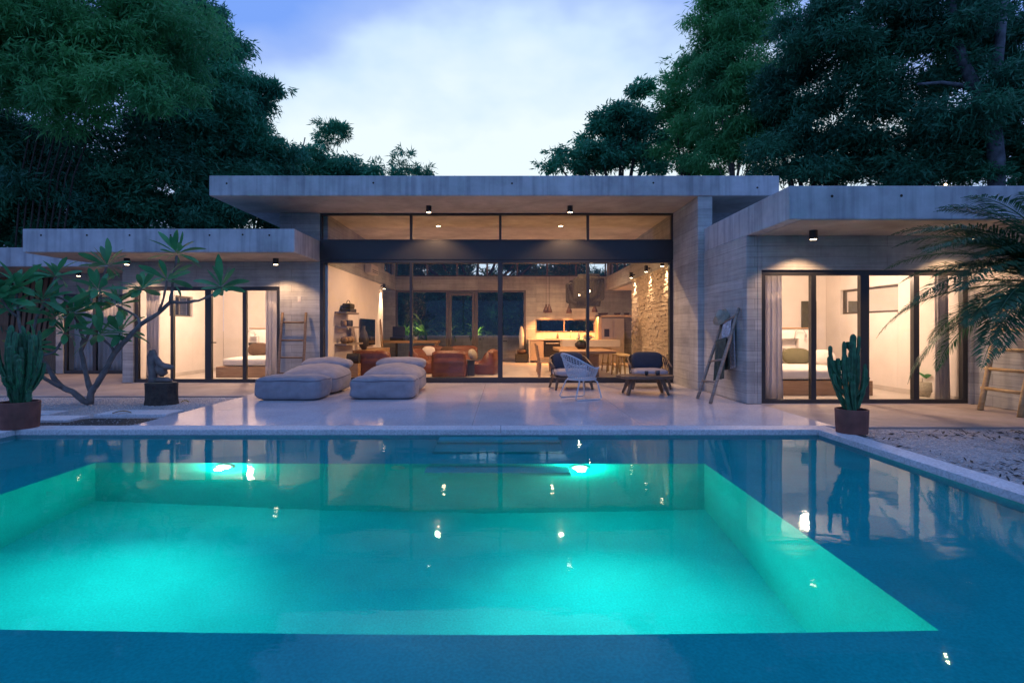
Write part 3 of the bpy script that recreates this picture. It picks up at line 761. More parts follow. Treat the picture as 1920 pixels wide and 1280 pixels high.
pendant('copper pendant over the counter, right of the cord pair', XP(1030, 22.0), 22.0, ZP(586, 22.0), 40)
pendant('copper pendant half behind the wicker lantern', XP(1067, 22.2), 22.2, ZP(587, 22.2), 80)
pendant('copper pendant peeking out below the front lantern', XP(1115, 22.0), 22.0, ZP(585, 22.0), 60)
def lantern(label, px, Y, zc, s, power):
    x = XP(px, Y); t = thing('wicker_lantern', label, 'pendant lamp', (x, Y, zc), 'big wicker lanterns over the dining table')
    prof = [(.32, .52), (.34, .48), (.34, .43), (.46, .40), (.475, .36), (.475, -.20), (.46, -.26), (.38, -.30), (.36, -.34), (.35, -.46), (.32, -.48)]
    q = MB(); z = .50
    def rad(z):
        for (r0, z0), (r1, z1) in zip(prof, prof[1:]):
            if z1 <= z <= z0: return r0 + (r1 - r0) * ((z0 - z) / (z0 - z1) if z0 > z1 else 0)
        return .32
    while z > -.48:
        r = rad(z) * s
        q.tube([(x + r * math.cos(k * PI / 16), Y + r * math.sin(k * PI / 16), zc + z * s) for k in range(32)], .0062 * s, 4, closed=True); z -= .021
    for k in range(56):
        a = 2 * PI * k / 56
        q.tube([(x + r * s * math.cos(a), Y + r * s * math.sin(a), zc + z * s) for r, z in prof], .006 * s, 4)
    q.build('weave', M['wicker'], t, fix=False)
    MB().tube([(x, Y, zc), (x, Y, 4.26)], .008, 6).build('cord', M['black'], t)
    MB().lathe([(.001, -.05), (.03, -.04), (.045, 0), (.03, .05), (.001, .06)], 12, (x, Y, zc)).build('bulb', M['lamp_on'], t, smooth=True)
    lamp_light('POINT', 'light', (x, Y, zc - .09), power, WARM, t, .04)
lantern('big wicker lantern in front, over the dining table', 1104, 16.4, ZP(546, 16.4), .96, 22)
lantern('wicker lantern behind, partly hidden by the front one', 1086, 18.8, ZP(553, 18.8), .96, 20)
def pool_light(label, x):
    t = thing('pool_light', label, 'pool light', (x, BY1, -.50), 'underwater pool lights')
    MB().tube([(x, BY1 - .001, -.50), (x, BY1 - .03, -.50)], .10, 20).build('ring', M['steel'], t)
    MB().tube([(x, BY1 - .031, -.50), (x, BY1 - .036, -.50)], .075, 20).build('lens', M['pool_lens'], t)
    lamp_light('SPOT', 'light', (x, BY1 - .06, -.50), 400, (.26, 1.0, .80), t, .07, (0, -1, -.20), 1.95, .95)
    lamp_light('POINT', 'fill_light', (x, BY1 - .13, -.50), 30, (.08, 1.0, .66), t, .05)  # extra fill beside the lamp's own beam, added to brighten the far wall
pool_light('round underwater lamp on the left of the pool steps', XP(415, 6.0))
pool_light('round underwater lamp just right of the pool steps', XP(1088, 6.02))
tag(MB().lathe([(.03, 0), (.07, 0), (.075, .006), (.07, .012), (.03, .012)], 20).build('pool_inlet', M['ceramic'], smooth=True), 'small round white inlet fitting on the far pool wall', 'pool inlet')
bpy.data.objects['pool_inlet'].location = (-1.18, BY1 - .001, -.52); bpy.data.objects['pool_inlet'].rotation_euler = (PI / 2, 0, 0)
# little lamp on the right roof's edge
t = thing('roof_lamp', 'tiny lit lamp on the edge of the right roof', 'lamp', (XP(1773, 8.6), 8.6, 3.56))
MB().lathe([(.03, 0), (.03, .04), (.02, .05), (.001, .05)], 12, (XP(1773, 8.6), 8.6, 3.56)).build('housing', M['black'], t)
MB().lathe([(.001, .051), (.018, .051), (.014, .075), (.001, .08)], 12, (XP(1773, 8.6), 8.6, 3.56)).build('bulb', M['lamp_on'], t)
lamp_light('POINT', 'light', (XP(1773, 8.6), 8.6, 3.70), 4, (1, .7, .3), t, .02)

# ================================================================== TERRACE FURNITURE
def ottoman(label, x, y, w, d, h, seed, rz):
    t = thing('bean_bag_ottoman', label, 'ottoman', (x, y, 0), 'pale bean bag loungers on the terrace', rz)
    me = shape_cushion(w, d, h, 16, 7.0, .02, .016, seed)
    link('cushion', me, M['fabric'], t, True)
    r = []
    for k in range(48):
        a = 2 * PI * k / 48; cx, sy = math.cos(a), math.sin(a)
        qn = (abs(cx)**7 + abs(sy)**7) ** (1 / 7)
        k_ = (1 - .70 ** 7.0) ** (1 / 7.0)
        r.append((cx / qn * (w/2 * k_ + .021), sy / qn * (d/2 * k_ + .021), h * .85 + .008 * math.sin(5 * a + seed)))
    MB().tube(r, .009, 6, closed=True).build('piping', M['piping'], t, world=False, smooth=True)
    return t
def lounger(label, x, y, seed, rz):
    t = thing('bean_bag_lounger', label, 'lounger', (x, y, 0), 'pale bean bag loungers on the terrace', rz)
    w, d, h = 1.22, 1.25, .44
    link('seat', shape_cushion(w, d, h, 14, 4.6, .09, .014, seed, slope=.12), M['fabric'], t, True)
    r = []
    for k in range(48):
        a = 2 * PI * k / 48; cx, sy = math.cos(a), math.sin(a); qn = (abs(cx)**4.6 + abs(sy)**4.6) ** (1 / 4.6)
        yy = sy / qn
        r.append((cx / qn * (w/2 + .027), yy * (d/2 + .027), h * .72 + .12 * .533 * (yy + 1) / 2))
    MB().tube(r, .009, 6, closed=True).build('piping', M['piping'], t, world=False, smooth=True)
    o = link('headrest', shape_cushion(1.08, .42, .24, 10, 3.2, .03, .014, seed + 3), M['fabric'], t, True)
    o.location = (.03, d / 2 - .06, .44); o.rotation_euler = (.25, 0, 0)
    return t
ottoman('pale bean bag ottoman on the left, at the front edge', XP(551, 10.68), 10.70, 1.24, .76, .44, 3, -.03)
ottoman('pale bean bag ottoman on the right, nearer the middle', XP(722, 10.80), 10.84, 1.22, .74, .42, 8, .01)
lounger('pale bean bag lounger behind the left ottoman', XP(590, 11.75) + .02, 11.80, 21, -.05)
lounger('pale bean bag lounger behind the right ottoman', XP(735, 11.85) + .05, 11.92, 34, .0)

def armchair(label, x, y, rz):
    t = thing('armchair', label, 'armchair', (x, y, 0), 'navy cushioned rope armchairs', rz)
    # local: faces -y
    link('seat_cushion', shape_cushion(.74, .66, .15, 8, 5, .02, .003, 2, z0=.29), M['greycloth'], t, True)
    o = link('back_cushion', shape_cushion(.66, .15, .42, 8, 5, .0, .003, 5), M['navy'], t, True)
    o.location = (0, .25, .40); o.rotation_euler = (-.22, 0, 0)
    def arc(z, k=1.0, n=17, y0=-.34):
        pts = [(-.45 * k, y0, z - .10)]
        for i in range(n):
            a = PI - PI * i / (n - 1)
            pts.append((.45 * k * math.copysign(abs(math.cos(a)) ** .6, math.cos(a)), .06 + .36 * k * abs(math.sin(a)) ** .6, z + .16 * abs(math.sin(a)) ** .8))
        return pts + [(.45 * k, y0, z - .10)]
    top = arc(.60); low = arc(.26, .92); low = [(p[0], p[1], .27) for p in low]
    MB().tube(top, .022, 8).tube(low, .022, 8).build('frame', M['dwood'], t, world=False, smooth=True)
    q = MB()
    for i in range(1, len(top) - 1):
        for j in (-1, 1):
            k = min(max(i + j, 0), len(low) - 1)
            q.tube([top[i], low[k]], .008, 5)
    q.build('rope', M['navy'], t, world=False)
    MB().box(-.41, .41, -.33, .34, .25, .29).build('seat_base', M['dwood'], t, world=False)
    for sx in (-1, 1):
        for sy in (-1, 1):
            MB().beam((sx * .36, sy * .28, .26), (sx * .42, sy * .34, 0), .055, .055, w1=.032, h1=.032).build('leg', M['dwood'], t, world=False)
armchair('navy rope armchair behind the white woven chair', XP(1071, 12.35), 12.45, .12)
armchair('navy rope armchair behind the coffee table, near the stone wall', XP(1219, 12.45), 12.55, -.08)

def woven_chair(label, x, y, rz):
    t = thing('woven_chair', label, 'chair', (x, y, 0), None, rz)
    # local: faces +x; shell given by u (around) and v (seat to rim)
    def shell(u, v):
        a = (u - .5) * 2 * PI * .80                        # 0 = back (-x)
        r = .22 + .11 * v
        z = .38 + .0 * v
        hh = .22 + .27 * max(0, math.cos(a * .85)) ** 1.5
        return Vector((-math.cos(a) * (r + .04 * v * math.cos(a)) * 1.08, math.sin(a) * (r + .03), .39 + hh * v ** 1.15))
    q = MB()
    for i in range(33):
        q.tube([shell(i / 32, k / 6) for k in range(7)], .0065, 5)
    for k in range(1, 12):
        q.tube([shell(i / 32, k / 12) for i in range(33)], .0055, 5)
    q.build('woven_shell', M['whitepaint'], t, world=False, fix=False)
    MB().tube([shell(i / 40, 1.0) for i in range(41)], .017, 8).build('rim', M['whitepaint'], t, world=False, smooth=True)
    q = MB()
    for i in range(-9, 10):
        yy = i * .026; w = math.sqrt(max(0, .25**2 - yy * yy))
        q.tube([(-w, yy, .395), (0, yy, .375), (w + .05, yy, .395)], .008, 5)
        q.tube([(yy, -w, .385), (yy, w, .385)], .008, 5)
    q.build('seat', M['whitepaint'], t, world=False, fix=False)
    MB().tube([(.27 * math.cos(k * PI / 12), .27 * math.sin(k * PI / 12), .385) for k in range(24)], .014, 8, closed=True).build('seat_ring', M['whitepaint'], t, world=False, smooth=True)
    for s in (-1, 1):
        MB().tube([(-.17, s * .20, .38), (-.20, s * .25, .34), (-.31, s * .30, .04), (-.28, s * .30, .014), (.22, s * .30, .014), (.26, s * .30, .04), (.20, s * .25, .34), (.17, s * .2, .38)], .014, 8).build('sled_leg', M['whitepaint'], t, world=False, smooth=True)
woven_chair('white woven cord chair with sled legs on the terrace', XP(1091, 10.55), 10.62, .42)
t = thing('coffee_table', 'low dark wooden coffee table with splayed tapered legs', 'table', (XP(1210, 11.35), 11.35, 0))
pts = []
for k in range(28):
    a = 2 * PI * k / 28; r = 1 + .05 * math.sin(3 * a + 1) + .03 * math.sin(5 * a)
    cx, sy = math.cos(a), math.sin(a); qn = (abs(cx)**3.2 + abs(sy)**3.2) ** (1 / 3.2)
    pts.append((cx / qn * .57 * r, sy / qn * .36 * r))
MB().poly_prism(pts, .335, .395).build('top', M['dwood'], t, world=False, bevel=.012)
for sx, sy in ((-1, -1), (1, -1), (-1, 1), (1, 1)):
    MB().beam((sx * .30, sy * .16, .336), (sx * .42, sy * .24, 0), .10, .07, w1=.05, h1=.04).build('leg', M['dwood'], t, world=False, bevel=.006)
for lb, dx, dy, r, h in (('small black cup on the coffee table, left', .02, -.02, .038, .085), ('dark grey cup on the coffee table, right', .26, .02, .05, .095)):
    cx, cyy = XP(1210, 11.35) + dx, 11.35 + dy
    tag(MB().lathe([(r * .7, 0), (r, h * .45), (r * .95, h), (r * .85, h), (r * .85, h * .3), (.001, h * .25)], 20, (cx, cyy, .396)).build('cup', M['darkclay'] if r < .04 else simple('grey_stoneware', (.07, .07, .08), .6), smooth=True), lb, 'cup', 'cups on the coffee table')

# ladders
def ladder(label, pa0, pa1, pb0, pb1, mat, r0, rungs, group='wooden ladders leaning on walls', ext=0.0):
    pa0, pa1, pb0, pb1 = map(Vector, (pa0, pa1, pb0, pb1))
    t = thing('ladder', label, 'ladder', (pa0 + pb0) / 2, group)
    for a, b in ((pa0, pa1), (pb0, pb1)):
        MB().tube([a + (b - a) * k / 6 + Vector((random.uniform(-.006, .006), random.uniform(-.006, .006), 0)) * (0 < k < 6) for k in range(7)], [r0 * (1.05 - .02 * k) for k in range(7)], 10).build('rail', M[mat], t, smooth=True)
    for f in rungs:
        a = pa0.lerp(pa1, f); b = pb0.lerp(pb1, f); d = (b - a).normalized()
        MB().tube([a - d * ext, b + d * ext], r0 * .68, 8).build('rung', M[mat], t, smooth=True)
    return t
yl = 13.66
ladder('weathered wooden ladder leaning on the wall left of the hall', (XP(519, 13.2), 13.22, 0), (XP(530, yl), yl, ZP(586, yl)), (XP(566, 13.2), 13.22, 0), (XP(574, yl), yl, ZP(586, yl)), 'ladder_wood', .034, (.16, .37, .61, .86), ext=.0)
lad = ladder('wooden towel ladder leaning on the concrete side wall', (3.76, 10.62, 0), (4.335, 10.78, 1.56), (3.74, 9.90, 0), (4.335, 10.08, 1.74), 'grey_wood', .030, (.22, .46, .70, .93))
ladder('bamboo ladder behind the palm fronds at the far right', (7.98, 9.15, 0), (8.46, 9.30, 1.80), (7.92, 8.38, 0), (8.46, 8.60, 1.80), 'bamboo', .042, (.2, .38, .56, .74, .92), ext=.06)
# towels over the rungs of the towel ladder
def drape(name, label, p0, p1, f, l_front, l_back, mat, cat, s0=.1, s1=.9):
    a0, a1, b0, b1 = Vector((3.76, 10.62, 0)), Vector((4.335, 10.78, 1.56)), Vector((3.74, 9.90, 0)), Vector((4.335, 10.08, 1.74))
    a = a0.lerp(a1, f); b = b0.lerp(b1, f)
    A = a.lerp(b, s0); B = a.lerp(b, s1); q = MB(); nv = 16
    out = Vector((-1, 0, .25)).normalized()
    def fn(u, v):
        p = A.lerp(B, u); s = v * (l_front + l_back) - l_front
        rip = .018 * math.sin(u * 17 + 2) * min(1, abs(s) * 5)
        if s < 0: return p + Vector((-.030 - .06 * abs(s) + rip, .02 * math.sin(u*5), .02 + s))
        return p + Vector((.030 + .03 * s + rip * .5, .015 * math.sin(u * 6), .02 - s))
    q.grid(fn, 22, nv)
    o = q.build(name, M[mat], smooth=True)
    m = o.modifiers.new('thick', 'SOLIDIFY'); m.thickness = .008
    tag(o, label, cat, 'cloths hung on the towel ladder')
drape('towel', 'dark olive towel hung over the middle rung of the towel ladder', 0, 0, .70, .78, .60, 'towel', 'towel', .08, .80)
drape('scarf', 'pale printed scarf hung over the top rung of the towel ladder', 0, 0, .93, .42, .95, 'scarf', 'scarf', .15, .72)
t = thing('straw_hat', 'pale straw hat perched on top of the towel ladder', 'hat', (4.27, 10.72, 1.60))
MB().lathe([(.20, -.02), (.21, -.015), (.11, .0), (.10, .06), (.085, .11), (.03, .125), (.001, .125)], 28, (0, 0, 0), 1, .85).build('crown_and_brim', M['straw'], t, world=False, smooth=True)
t.rotation_euler = (.25, -.9, .2)

# stump with driftwood carving
sx_, sy_ = XP(293, 9.9), 10.05
t = thing('log_stump', 'dark sawn log stump standing on the white gravel', 'stump', (sx_, sy_, -.03))
q = MB(); prof = []
for z_, s_ in ((0, 1.06), (.1, 1.0), (.25, .98), (.40, 1.0)):
    prof.append((.275 * s_, z_))
q.lathe(prof, 40, (0, 0, 0), 1, .8)
q.v = [(x * (1 + .035 * math.sin(7 * math.atan2(y, x)) + .02 * math.sin(17 * math.atan2(y, x) + 4 * z_)), y * (1 + .035 * math.sin(7 * math.atan2(y, x)) + .02 * math.sin(17 * math.atan2(y, x))), z_) for x, y, z_ in q.v]
q.build('bark', M['bark'], t, world=False)
MB().lathe([(.001, .401), (.262, .401), (.262, .404), (.001, .404)], 32, (0, 0, 0), 1, .8).build('sawn_top', M['cutwood'], t, world=False)
t = thing('driftwood_carving', 'carved driftwood seat shape standing on the log stump', 'sculpture', (sx_ - .02, sy_, .375))
q = MB()
q.tube([(-.14, 0, .0), (-.15, 0, .12), (-.17, 0, .34), (-.18, 0, .54), (-.15, 0, .66), (-.11, 0, .69)], [.12, .075, .085, .095, .075, .03], 14)
q.tube([(-.16, 0, .60), (-.08, 0, .50), (-.02, 0, .40), (.06, 0, .345), (.17, 0, .335), (.26, 0, .325), (.285, 0, .32)], [.05, .065, .07, .065, .062, .05, .02], 14)
q.tube([(-.08, 0, .34), (.02, 0, .25), (.05, 0, .18), (.02, 0, .12)], [.08, .11, .09, .03], 14)
q.tube([(-.2, 0, .03), (-.02, 0, .045), (.16, 0, .045), (.25, 0, .04)], [.06, .07, .06, .03], 12)
q.v = [(x_, y_ * (1.45 if x_ > 0 else 1.1) + .012 * math.sin(14 * x_ + 9 * z_), max(.003, z_ + .01 * math.sin(17 * x_))) for x_, y_, z_ in q.v]
q.build('carving', simple('driftwood', (.17, .14, .125), .8, .3, 9, bmp=.4), t, world=False, smooth=True)
t.scale = (.85, .85, .85)

# ================================================================== PLANTS IN FRONT
def cactus_stem(q, base, top, r, bend=(0, 0, 0), n=18, ribs=5):
    base = Vector(base); top = Vector(top); b = len(q.v); k = ribs * 2; ax = (top - base)
    for i in range(n + 1):
        f = i / n if i < n - 3 else (1 - .06 * ((n - i) / 3) ** 1.5); p = base + ax * f + Vector(bend) * math.sin(PI * f)
        rr = r * (1 - .25 * (1 - f) ** 3) * (1 if f < .93 else math.sqrt(max(.06, 1 - ((f - .93) / .07) ** 2))) * (1 + .13 * math.sin(f * 17 + base.x * 40) * math.sin(f * 7 + base.y * 30))
        for j in range(k):
            a = 2 * PI * j / k + base.y * 7
            s_ = rr * (1.08 + .10 * math.sin(i * 2.1 + j) if j % 2 == 0 else .55)
            q.v.append((p.x + s_ * math.cos(a), p.y + s_ * math.sin(a), p.z))
    for i in range(n):
        for j in range(k):
            l = (j + 1) % k
            q.f.append((b + i*k + j, b + i*k + l, b + (i+1)*k + l, b + (i+1)*k + j))
    q.f.append(tuple(b + n*k + j for j in range(k)))
def cactus(label, x, y, z, pr, ph, stems):
    t = thing('potted_cactus', label, 'cactus', (x, y, z), 'tall cacti in terracotta pots')
    MB().lathe([(pr * .93, 0), (pr * .97, ph * .4), (pr, ph * .98), (pr * .98, ph), (pr * .90, ph), (pr * .88, ph * .85), (.001, ph * .85)], 32, (0, 0, 0)).build('pot', M['terracotta'], t, world=False, smooth=False)
    MB().lathe([(.001, ph * .86), (pr * .87, ph * .86), (pr * .87, ph * .865), (.001, ph * .87)], 24).build('soil', M['soil'], t, world=False)
    for (bx, by, tx, ty, z0, z1, r, bend) in stems:
        q = MB(); cactus_stem(q, (bx, by, z0), (tx, ty, z1), r, bend)
        q.build('stem', M['cactus'], t, world=False)
r2 = random.Random(5); st = []
for k in range(30):
    a = r2.uniform(0, 6.28); rr = r2.uniform(.03, .27); h = r2.uniform(.45, 1.18) * (1 - rr * .8)
    bx, by = .10 * math.cos(a), .10 * math.sin(a)
    st.append((bx * .6, by * .6, rr * 1.25 * math.cos(a), rr * math.sin(a), .30 + r2.uniform(0, .25), .34 + h, r2.uniform(.024, .040), (.05 * math.cos(a), .05 * math.sin(a), 0)))
st.append((.17, -.05, .175, -.05, .30, .52, .035, (0, 0, 0)))
cactus('dense tall cactus in a terracotta pot at the left pool corner', XP(36, 7.5), 7.50, .0, .235, .36, st)
st = []
px0 = 1597
for (bp, tp, y0, y1, r, dy) in ((1592, 1600, 770, 626, .048, 0), (1585, 1565, 765, 680, .035, .03), (1580, 1555, 720, 648, .032, -.02), (1603, 1612, 770, 660, .042, .05), (1590, 1578, 770, 662, .042, -.06), (1605, 1618, 765, 690, .036, -.05),
                                (1588, 1570, 768, 690, .04, .04), (1600, 1604, 700, 632, .035, .03), (1598, 1592, 768, 700, .04, -.08), (1594, 1588, 766, 640, .03, .06), (1606, 1604, 764, 715, .035, .08), (1578, 1571, 735, 672, .033, .0), (1592, 1556, 762, 668, .026, .02), (1600, 1625, 764, 682, .028, .03), (1602, 1608, 690, 630, .026, -.03), (1596, 1583, 740, 668, .026, -.09), (1590, 1561, 745, 700, .026, -.04), (1604, 1622, 740, 706, .024, -.06)):
    sc = 7.15 / FOC
    r *= .82
    st.append(((bp - px0) * sc, dy * .6, (tp - px0) * sc, dy, CAMH - (y0 - 617) * sc + .0, CAMH - (y1 - 617) * sc, r, ((tp - bp) * sc * .3, 0, 0)))
st = [(a, b, c, d, max(.27, e) if e < .5 else e, f, g_, h_) for a, b, c, d, e, f, g_, h_ in st]
r5 = random.Random(8)
for k in range(14):
    b_ = st[r5.randrange(12)]; f_ = r5.uniform(.3, .85); p_ = [b_[0] + (b_[2] - b_[0]) * f_, b_[1] + (b_[3] - b_[1]) * f_, b_[4] + (b_[5] - b_[4]) * f_]
    a_ = r5.uniform(0, 6.28); l_ = r5.uniform(.07, .20)
    st.append((p_[0], p_[1], p_[0] + .06 * math.cos(a_), p_[1] + .06 * math.sin(a_), p_[2], p_[2] + l_, r5.uniform(.018, .028), (.025 * math.cos(a_), .025 * math.sin(a_), 0)))
cactus('sparse branching cactus in a terracotta pot at the right pool corner', XP(1597, 7.15), 7.15, -.0, .195, .31, st)

# plumeria
def Zm(zx, zy, Y): return at(zx / 3.2, zy / 3.2 + 420, Y)
PT = thing('plumeria_tree', 'plumeria tree with forked bare branches and leaf rosettes by the pool', 'tree', (*Zm(540, 1075, 9.9).to_tuple()[:2], -.03))
branches = [
    ([(540, 1078, 9.9), (548, 1010, 9.9), (560, 990, 9.9), (620, 900, 9.85), (690, 770, 9.8), (760, 690, 9.75), (840, 605, 9.7), (950, 535, 9.7), (1020, 470, 9.7)], .062, .030),
    ([(1020, 470, 9.7), (1110, 470, 9.65), (1190, 460, 9.6), (1270, 425, 9.6), (1325, 385, 9.6)], .026, .017),
    ([(1020, 470, 9.7), (1035, 380, 9.75), (1045, 290, 9.8), (1062, 190, 9.85)], .026, .017),
    ([(950, 535, 9.7), (985, 440, 9.5), (1000, 340, 9.4)], .022, .016),
    ([(840, 605, 9.7), (830, 560, 9.9), (760, 520, 10.1), (700, 490, 10.3)], .024, .016),
    ([(545, 1000, 9.9), (515, 900, 10.0), (488, 760, 10.05), (500, 690, 10.1), (478, 610, 10.1), (440, 545, 10.0)], .048, .020),
    ([(488, 760, 10.05), (560, 600, 10.3), (610, 480, 10.5), (600, 390, 10.5), (640, 260, 10.6)], .028, .016),
    ([(610, 480, 10.5), (720, 430, 10.6), (850, 390, 10.7)], .02, .015),
    ([(540, 1072, 9.9), (500, 1060, 9.85), (440, 1010, 9.8), (380, 985, 9.75), (330, 930, 9.7), (270, 830, 9.6), (235, 790, 9.5), (190, 735, 9.4)], .060, .026),
    ([(380, 985, 9.75), (270, 925, 9.5), (190, 860, 9.3), (150, 760, 9.1), (110, 560, 9.0), (100, 400, 9.0)], .036, .018),
    ([(235, 790, 9.5), (330, 770, 9.6), (375, 700, 9.7), (385, 655, 9.7)], .022, .015),
    ([(190, 735, 9.4), (220, 560, 9.5), (300, 420, 9.6), (330, 320, 9.7)], .026, .016),
    ([(110, 560, 9.0), (40, 500, 8.9), (10, 450, 8.8)], .02, .015),
    ([(690, 770, 9.8), (655, 720, 9.7), (600, 670, 9.6)], .024, .016),
    ([(690, 770, 9.8), (710, 700, 9.9), (720, 655, 9.9)], .022, .015),
    ([(300, 420, 9.6), (420, 470, 9.5), (590, 400, 9.45)], .02, .014),
]
q = MB()
for pts, r0, r1 in branches:
    P_ = [Zm(*p) for p in pts]; P_[0].z = max(P_[0].z, -.05)
    fine = []
    for i in range(len(P_) - 1):
        for k in range(3):
            fine.append(P_[i].lerp(P_[i+1], k / 3) + Vector((random.uniform(-.008, .008), 0, random.uniform(-.008, .008))) * (i + k > 0))
    fine.append(P_[-1]); m = len(fine)
    q.tube(fine, [r0 + (r1 - r0) * i / (m - 1) + .003 * math.sin(i * 1.7) for i in range(m)], 9)
q.build('trunk', M['greybark'], PT, smooth=True)
def leaf_mesh(L, Wd, curl, seed):
    q = MB()
    prof = [(0, .05), (.12, .22), (.3, .62), (.5, .92), (.68, 1.0), (.84, .78), (.95, .38), (1, .03)]
    for s, w in prof:
        z = -curl * s * s * L
        q.v += [(s * L, -w * Wd / 2, z + .18 * w * Wd / 2), (s * L, 0, z), (s * L, w * Wd / 2, z + .18 * w * Wd / 2)]
    for i in range(len(prof) - 1):
        b = i * 3
        q.f += [(b, b+1, b+4, b+3), (b+1, b+2, b+5, b+4)]
    return q
leafs = []
for k, (L, w, cu) in enumerate(((.47, .125, .15), (.43, .12, .3), (.38, .105, .05), (.48, .12, .4))):
    me = leaf_mesh(L, w, cu, k).mesh('plumeria_leaf'); me.materials.append(M['plumleaf']); me.polygons.foreach_set('use_smooth', [True] * len(me.polygons)); leafs.append(me)
yl_me = leafs[2].copy(); yl_me.materials.clear(); yl_me.materials.append(M['yellowleaf'])
ros = [(100, 375, 9.0, 12), (330, 310, 9.7, 11), (640, 245, 10.6, 12), (590, 390, 9.45, 11), (440, 530, 10.0, 16), (700, 480, 10.3, 11), (1062, 175, 9.85, 13), (1000, 330, 9.4, 10), (1327, 375, 9.6, 12), (855, 390, 10.7, 9),
       (600, 660, 9.6, 9), (722, 650, 9.9, 8), (195, 735, 9.4, 8), (388, 650, 9.7, 8), (8, 440, 8.8, 11), (60, 500, 8.9, 9), (330, 560, 9.7, 9), (250, 450, 9.3, 10), (520, 480, 10.2, 9), (-40, 420, 8.9, 9)]
PO = chain_loc(PT); r3 = random.Random(11)
for (zx, zy, Y, nl) in ros:
    nl = nl + 4
    c = Zm(zx, zy, Y)
    for k in range(nl):
        az = 2 * PI * (k * .382 + r3.uniform(-.06, .06)); el = math.radians(70 - 95 * (k / nl) + r3.uniform(-12, 12))
        me = leafs[r3.randrange(4)] if r3.random() > .03 else yl_me
        o = bpy.data.objects.new('leaf', me); COL.objects.link(o); o.parent = PT
        d = Vector((math.cos(az) * math.cos(el), math.sin(az) * math.cos(el), math.sin(el)))
        up = Vector((0, 0, 1)) if abs(d.z) < .95 else Vector((math.cos(az), math.sin(az), 0))
        yv = up.cross(d).normalized(); zv = d.cross(yv)
        mt = Matrix((d, yv, zv)).transposed().to_4x4(); mt.translation = c - PO + d * .02 + Vector((0, 0, -.03 * k / nl))
        s = r3.uniform(.76, 1.1)
        o.matrix_local = mt @ Matrix.Rotation(r3.uniform(-.9, .9), 4, 'X') @ Matrix.Scale(s, 4)
# palms
def palm(name, label, base, crown, fronds, L, seed, mat='palmleaf', trunk_r=.09, nl=92, ll=.44):
    t = thing(name, label, 'palm', base)
    r = random.Random(seed)
    b = Vector(base); c = Vector(crown)
    MB().tube([b.lerp(c, k / 5) + Vector((.02 * math.sin(k), 0, 0)) for k in range(6)], [trunk_r * (1.15 - .05 * k) for k in range(6)], 12).build('trunk', M['greybark'], t, smooth=True)
    for (az, el, ln) in fronds:
        h = Vector((math.cos(az), math.sin(az), 0)); pts = []
        p = c.copy(); e = el; sN = 22; ds = L * ln / sN
        for i in range(sN + 1):
            pts.append(p.copy()); e -= (1.05 + .5 * r.random()) / sN * (0.5 + i / sN)
            p = p + (h * math.cos(e) + Vector((0, 0, math.sin(e)))) * ds
        q = MB(); q.tube(pts, [.016 * (1 - .85 * i / sN) for i in range(sN + 1)], 5)
        side = h.cross(Vector((0, 0, 1))).normalized()
        for i in range(nl):
            f = .14 + .86 * i / nl; k = min(int(f * sN), sN - 1); a = pts[k].lerp(pts[k+1], f * sN - k); tan = (pts[k+1] - pts[k]).normalized()
            l = ll * (math.sin(PI * min(1, .16 + f * .86)) ** .7) * r.uniform(.85, 1.1)
            for s in (-1, 1):
                d = (tan * r.uniform(.55, .8) + side * s * .8 + Vector((0, 0, r.uniform(-.12, .22)))).normalized()
                tip = a + d * l + Vector((0, 0, -.16 * l)); mid = a + d * l * .5 + Vector((0, 0, .01)); w = tan.cross(d).cross(d).normalized() * .009
                bq = len(q.v); q.v += [tuple(a), tuple(mid + w), tuple(tip), tuple(mid - w)]; q.f.append((bq, bq+1, bq+2, bq+3))
        q.build('frond', M[mat], t, fix=False)
r4 = random.Random(3); fr = []
for k in range(44):
    fr.append((PI + r4.uniform(-1.25, 1.15), r4.uniform(-.15, 1.3), r4.uniform(.75, 1.05)))
for k in range(9): fr.append((r4.uniform(-1.6, 1.6), r4.uniform(.2, 1.3), r4.uniform(.7, 1.0)))
palm('palm', 'feathery date palm at the far right in front of the doors', (7.55, 7.2, -.03), (7.55, 7.25, 1.86), fr, 2.35, 4)
fr = [(r4.uniform(-1.2, 1.2), r4.uniform(.5, 1.3), r4.uniform(.7, 1.0)) for k in range(9)]
palm('palm', 'small shadowy palm behind the plumeria at far left', (-13.6, 13.2, 0), (-13.6, 13.2, 1.7), fr, 2.0, 9, trunk_r=.06, nl=34)

# ================================================================== INTERIOR: bedrooms
def curtain(label, x0, x1, y, z0, z1, pl, amp=.05):
    q = MB(); q.grid(lambda u, v: (x0 + (x1 - x0) * u + .02 * math.sin(v * 3 + u * 9) * (1 - v), y + amp * (.5 + .5 * (1 - v)) * math.sin(u * pl * 2 * PI) + .02 * math.sin(u * 11 + v * 2), z0 + (z1 - z0) * v), pl * 8, 8)
    o = q.build('curtain', M['curtain'], smooth=True)
    m = o.modifiers.new('thick', 'SOLIDIFY'); m.thickness = .004
    tag(o, label, 'curtain', 'pale bedroom curtains')
curtain('pale curtain gathered at the left end of the right bedroom doors', 4.76, XP(1468, 10.25) - .02, 10.25, .03, 2.38, 5)
curtain('pale curtain gathered behind the palm in the right bedroom', XP(1755, 10.25), 8.32, 10.25, .03, 2.38, 6)
curtain('pale curtain at the left end of the left bedroom doors', -9.28, XP(300, 14.15), 14.15, .03, 2.38, 5)
curtain('pale curtain at the right end of the left bedroom doors', XP(497, 14.15), -5.72, 14.15, .03, 2.38, 4)
curtain('long drawn curtain across the farthest left doors', -13.35, -11.60, 16.95, .03, 2.38, 14)
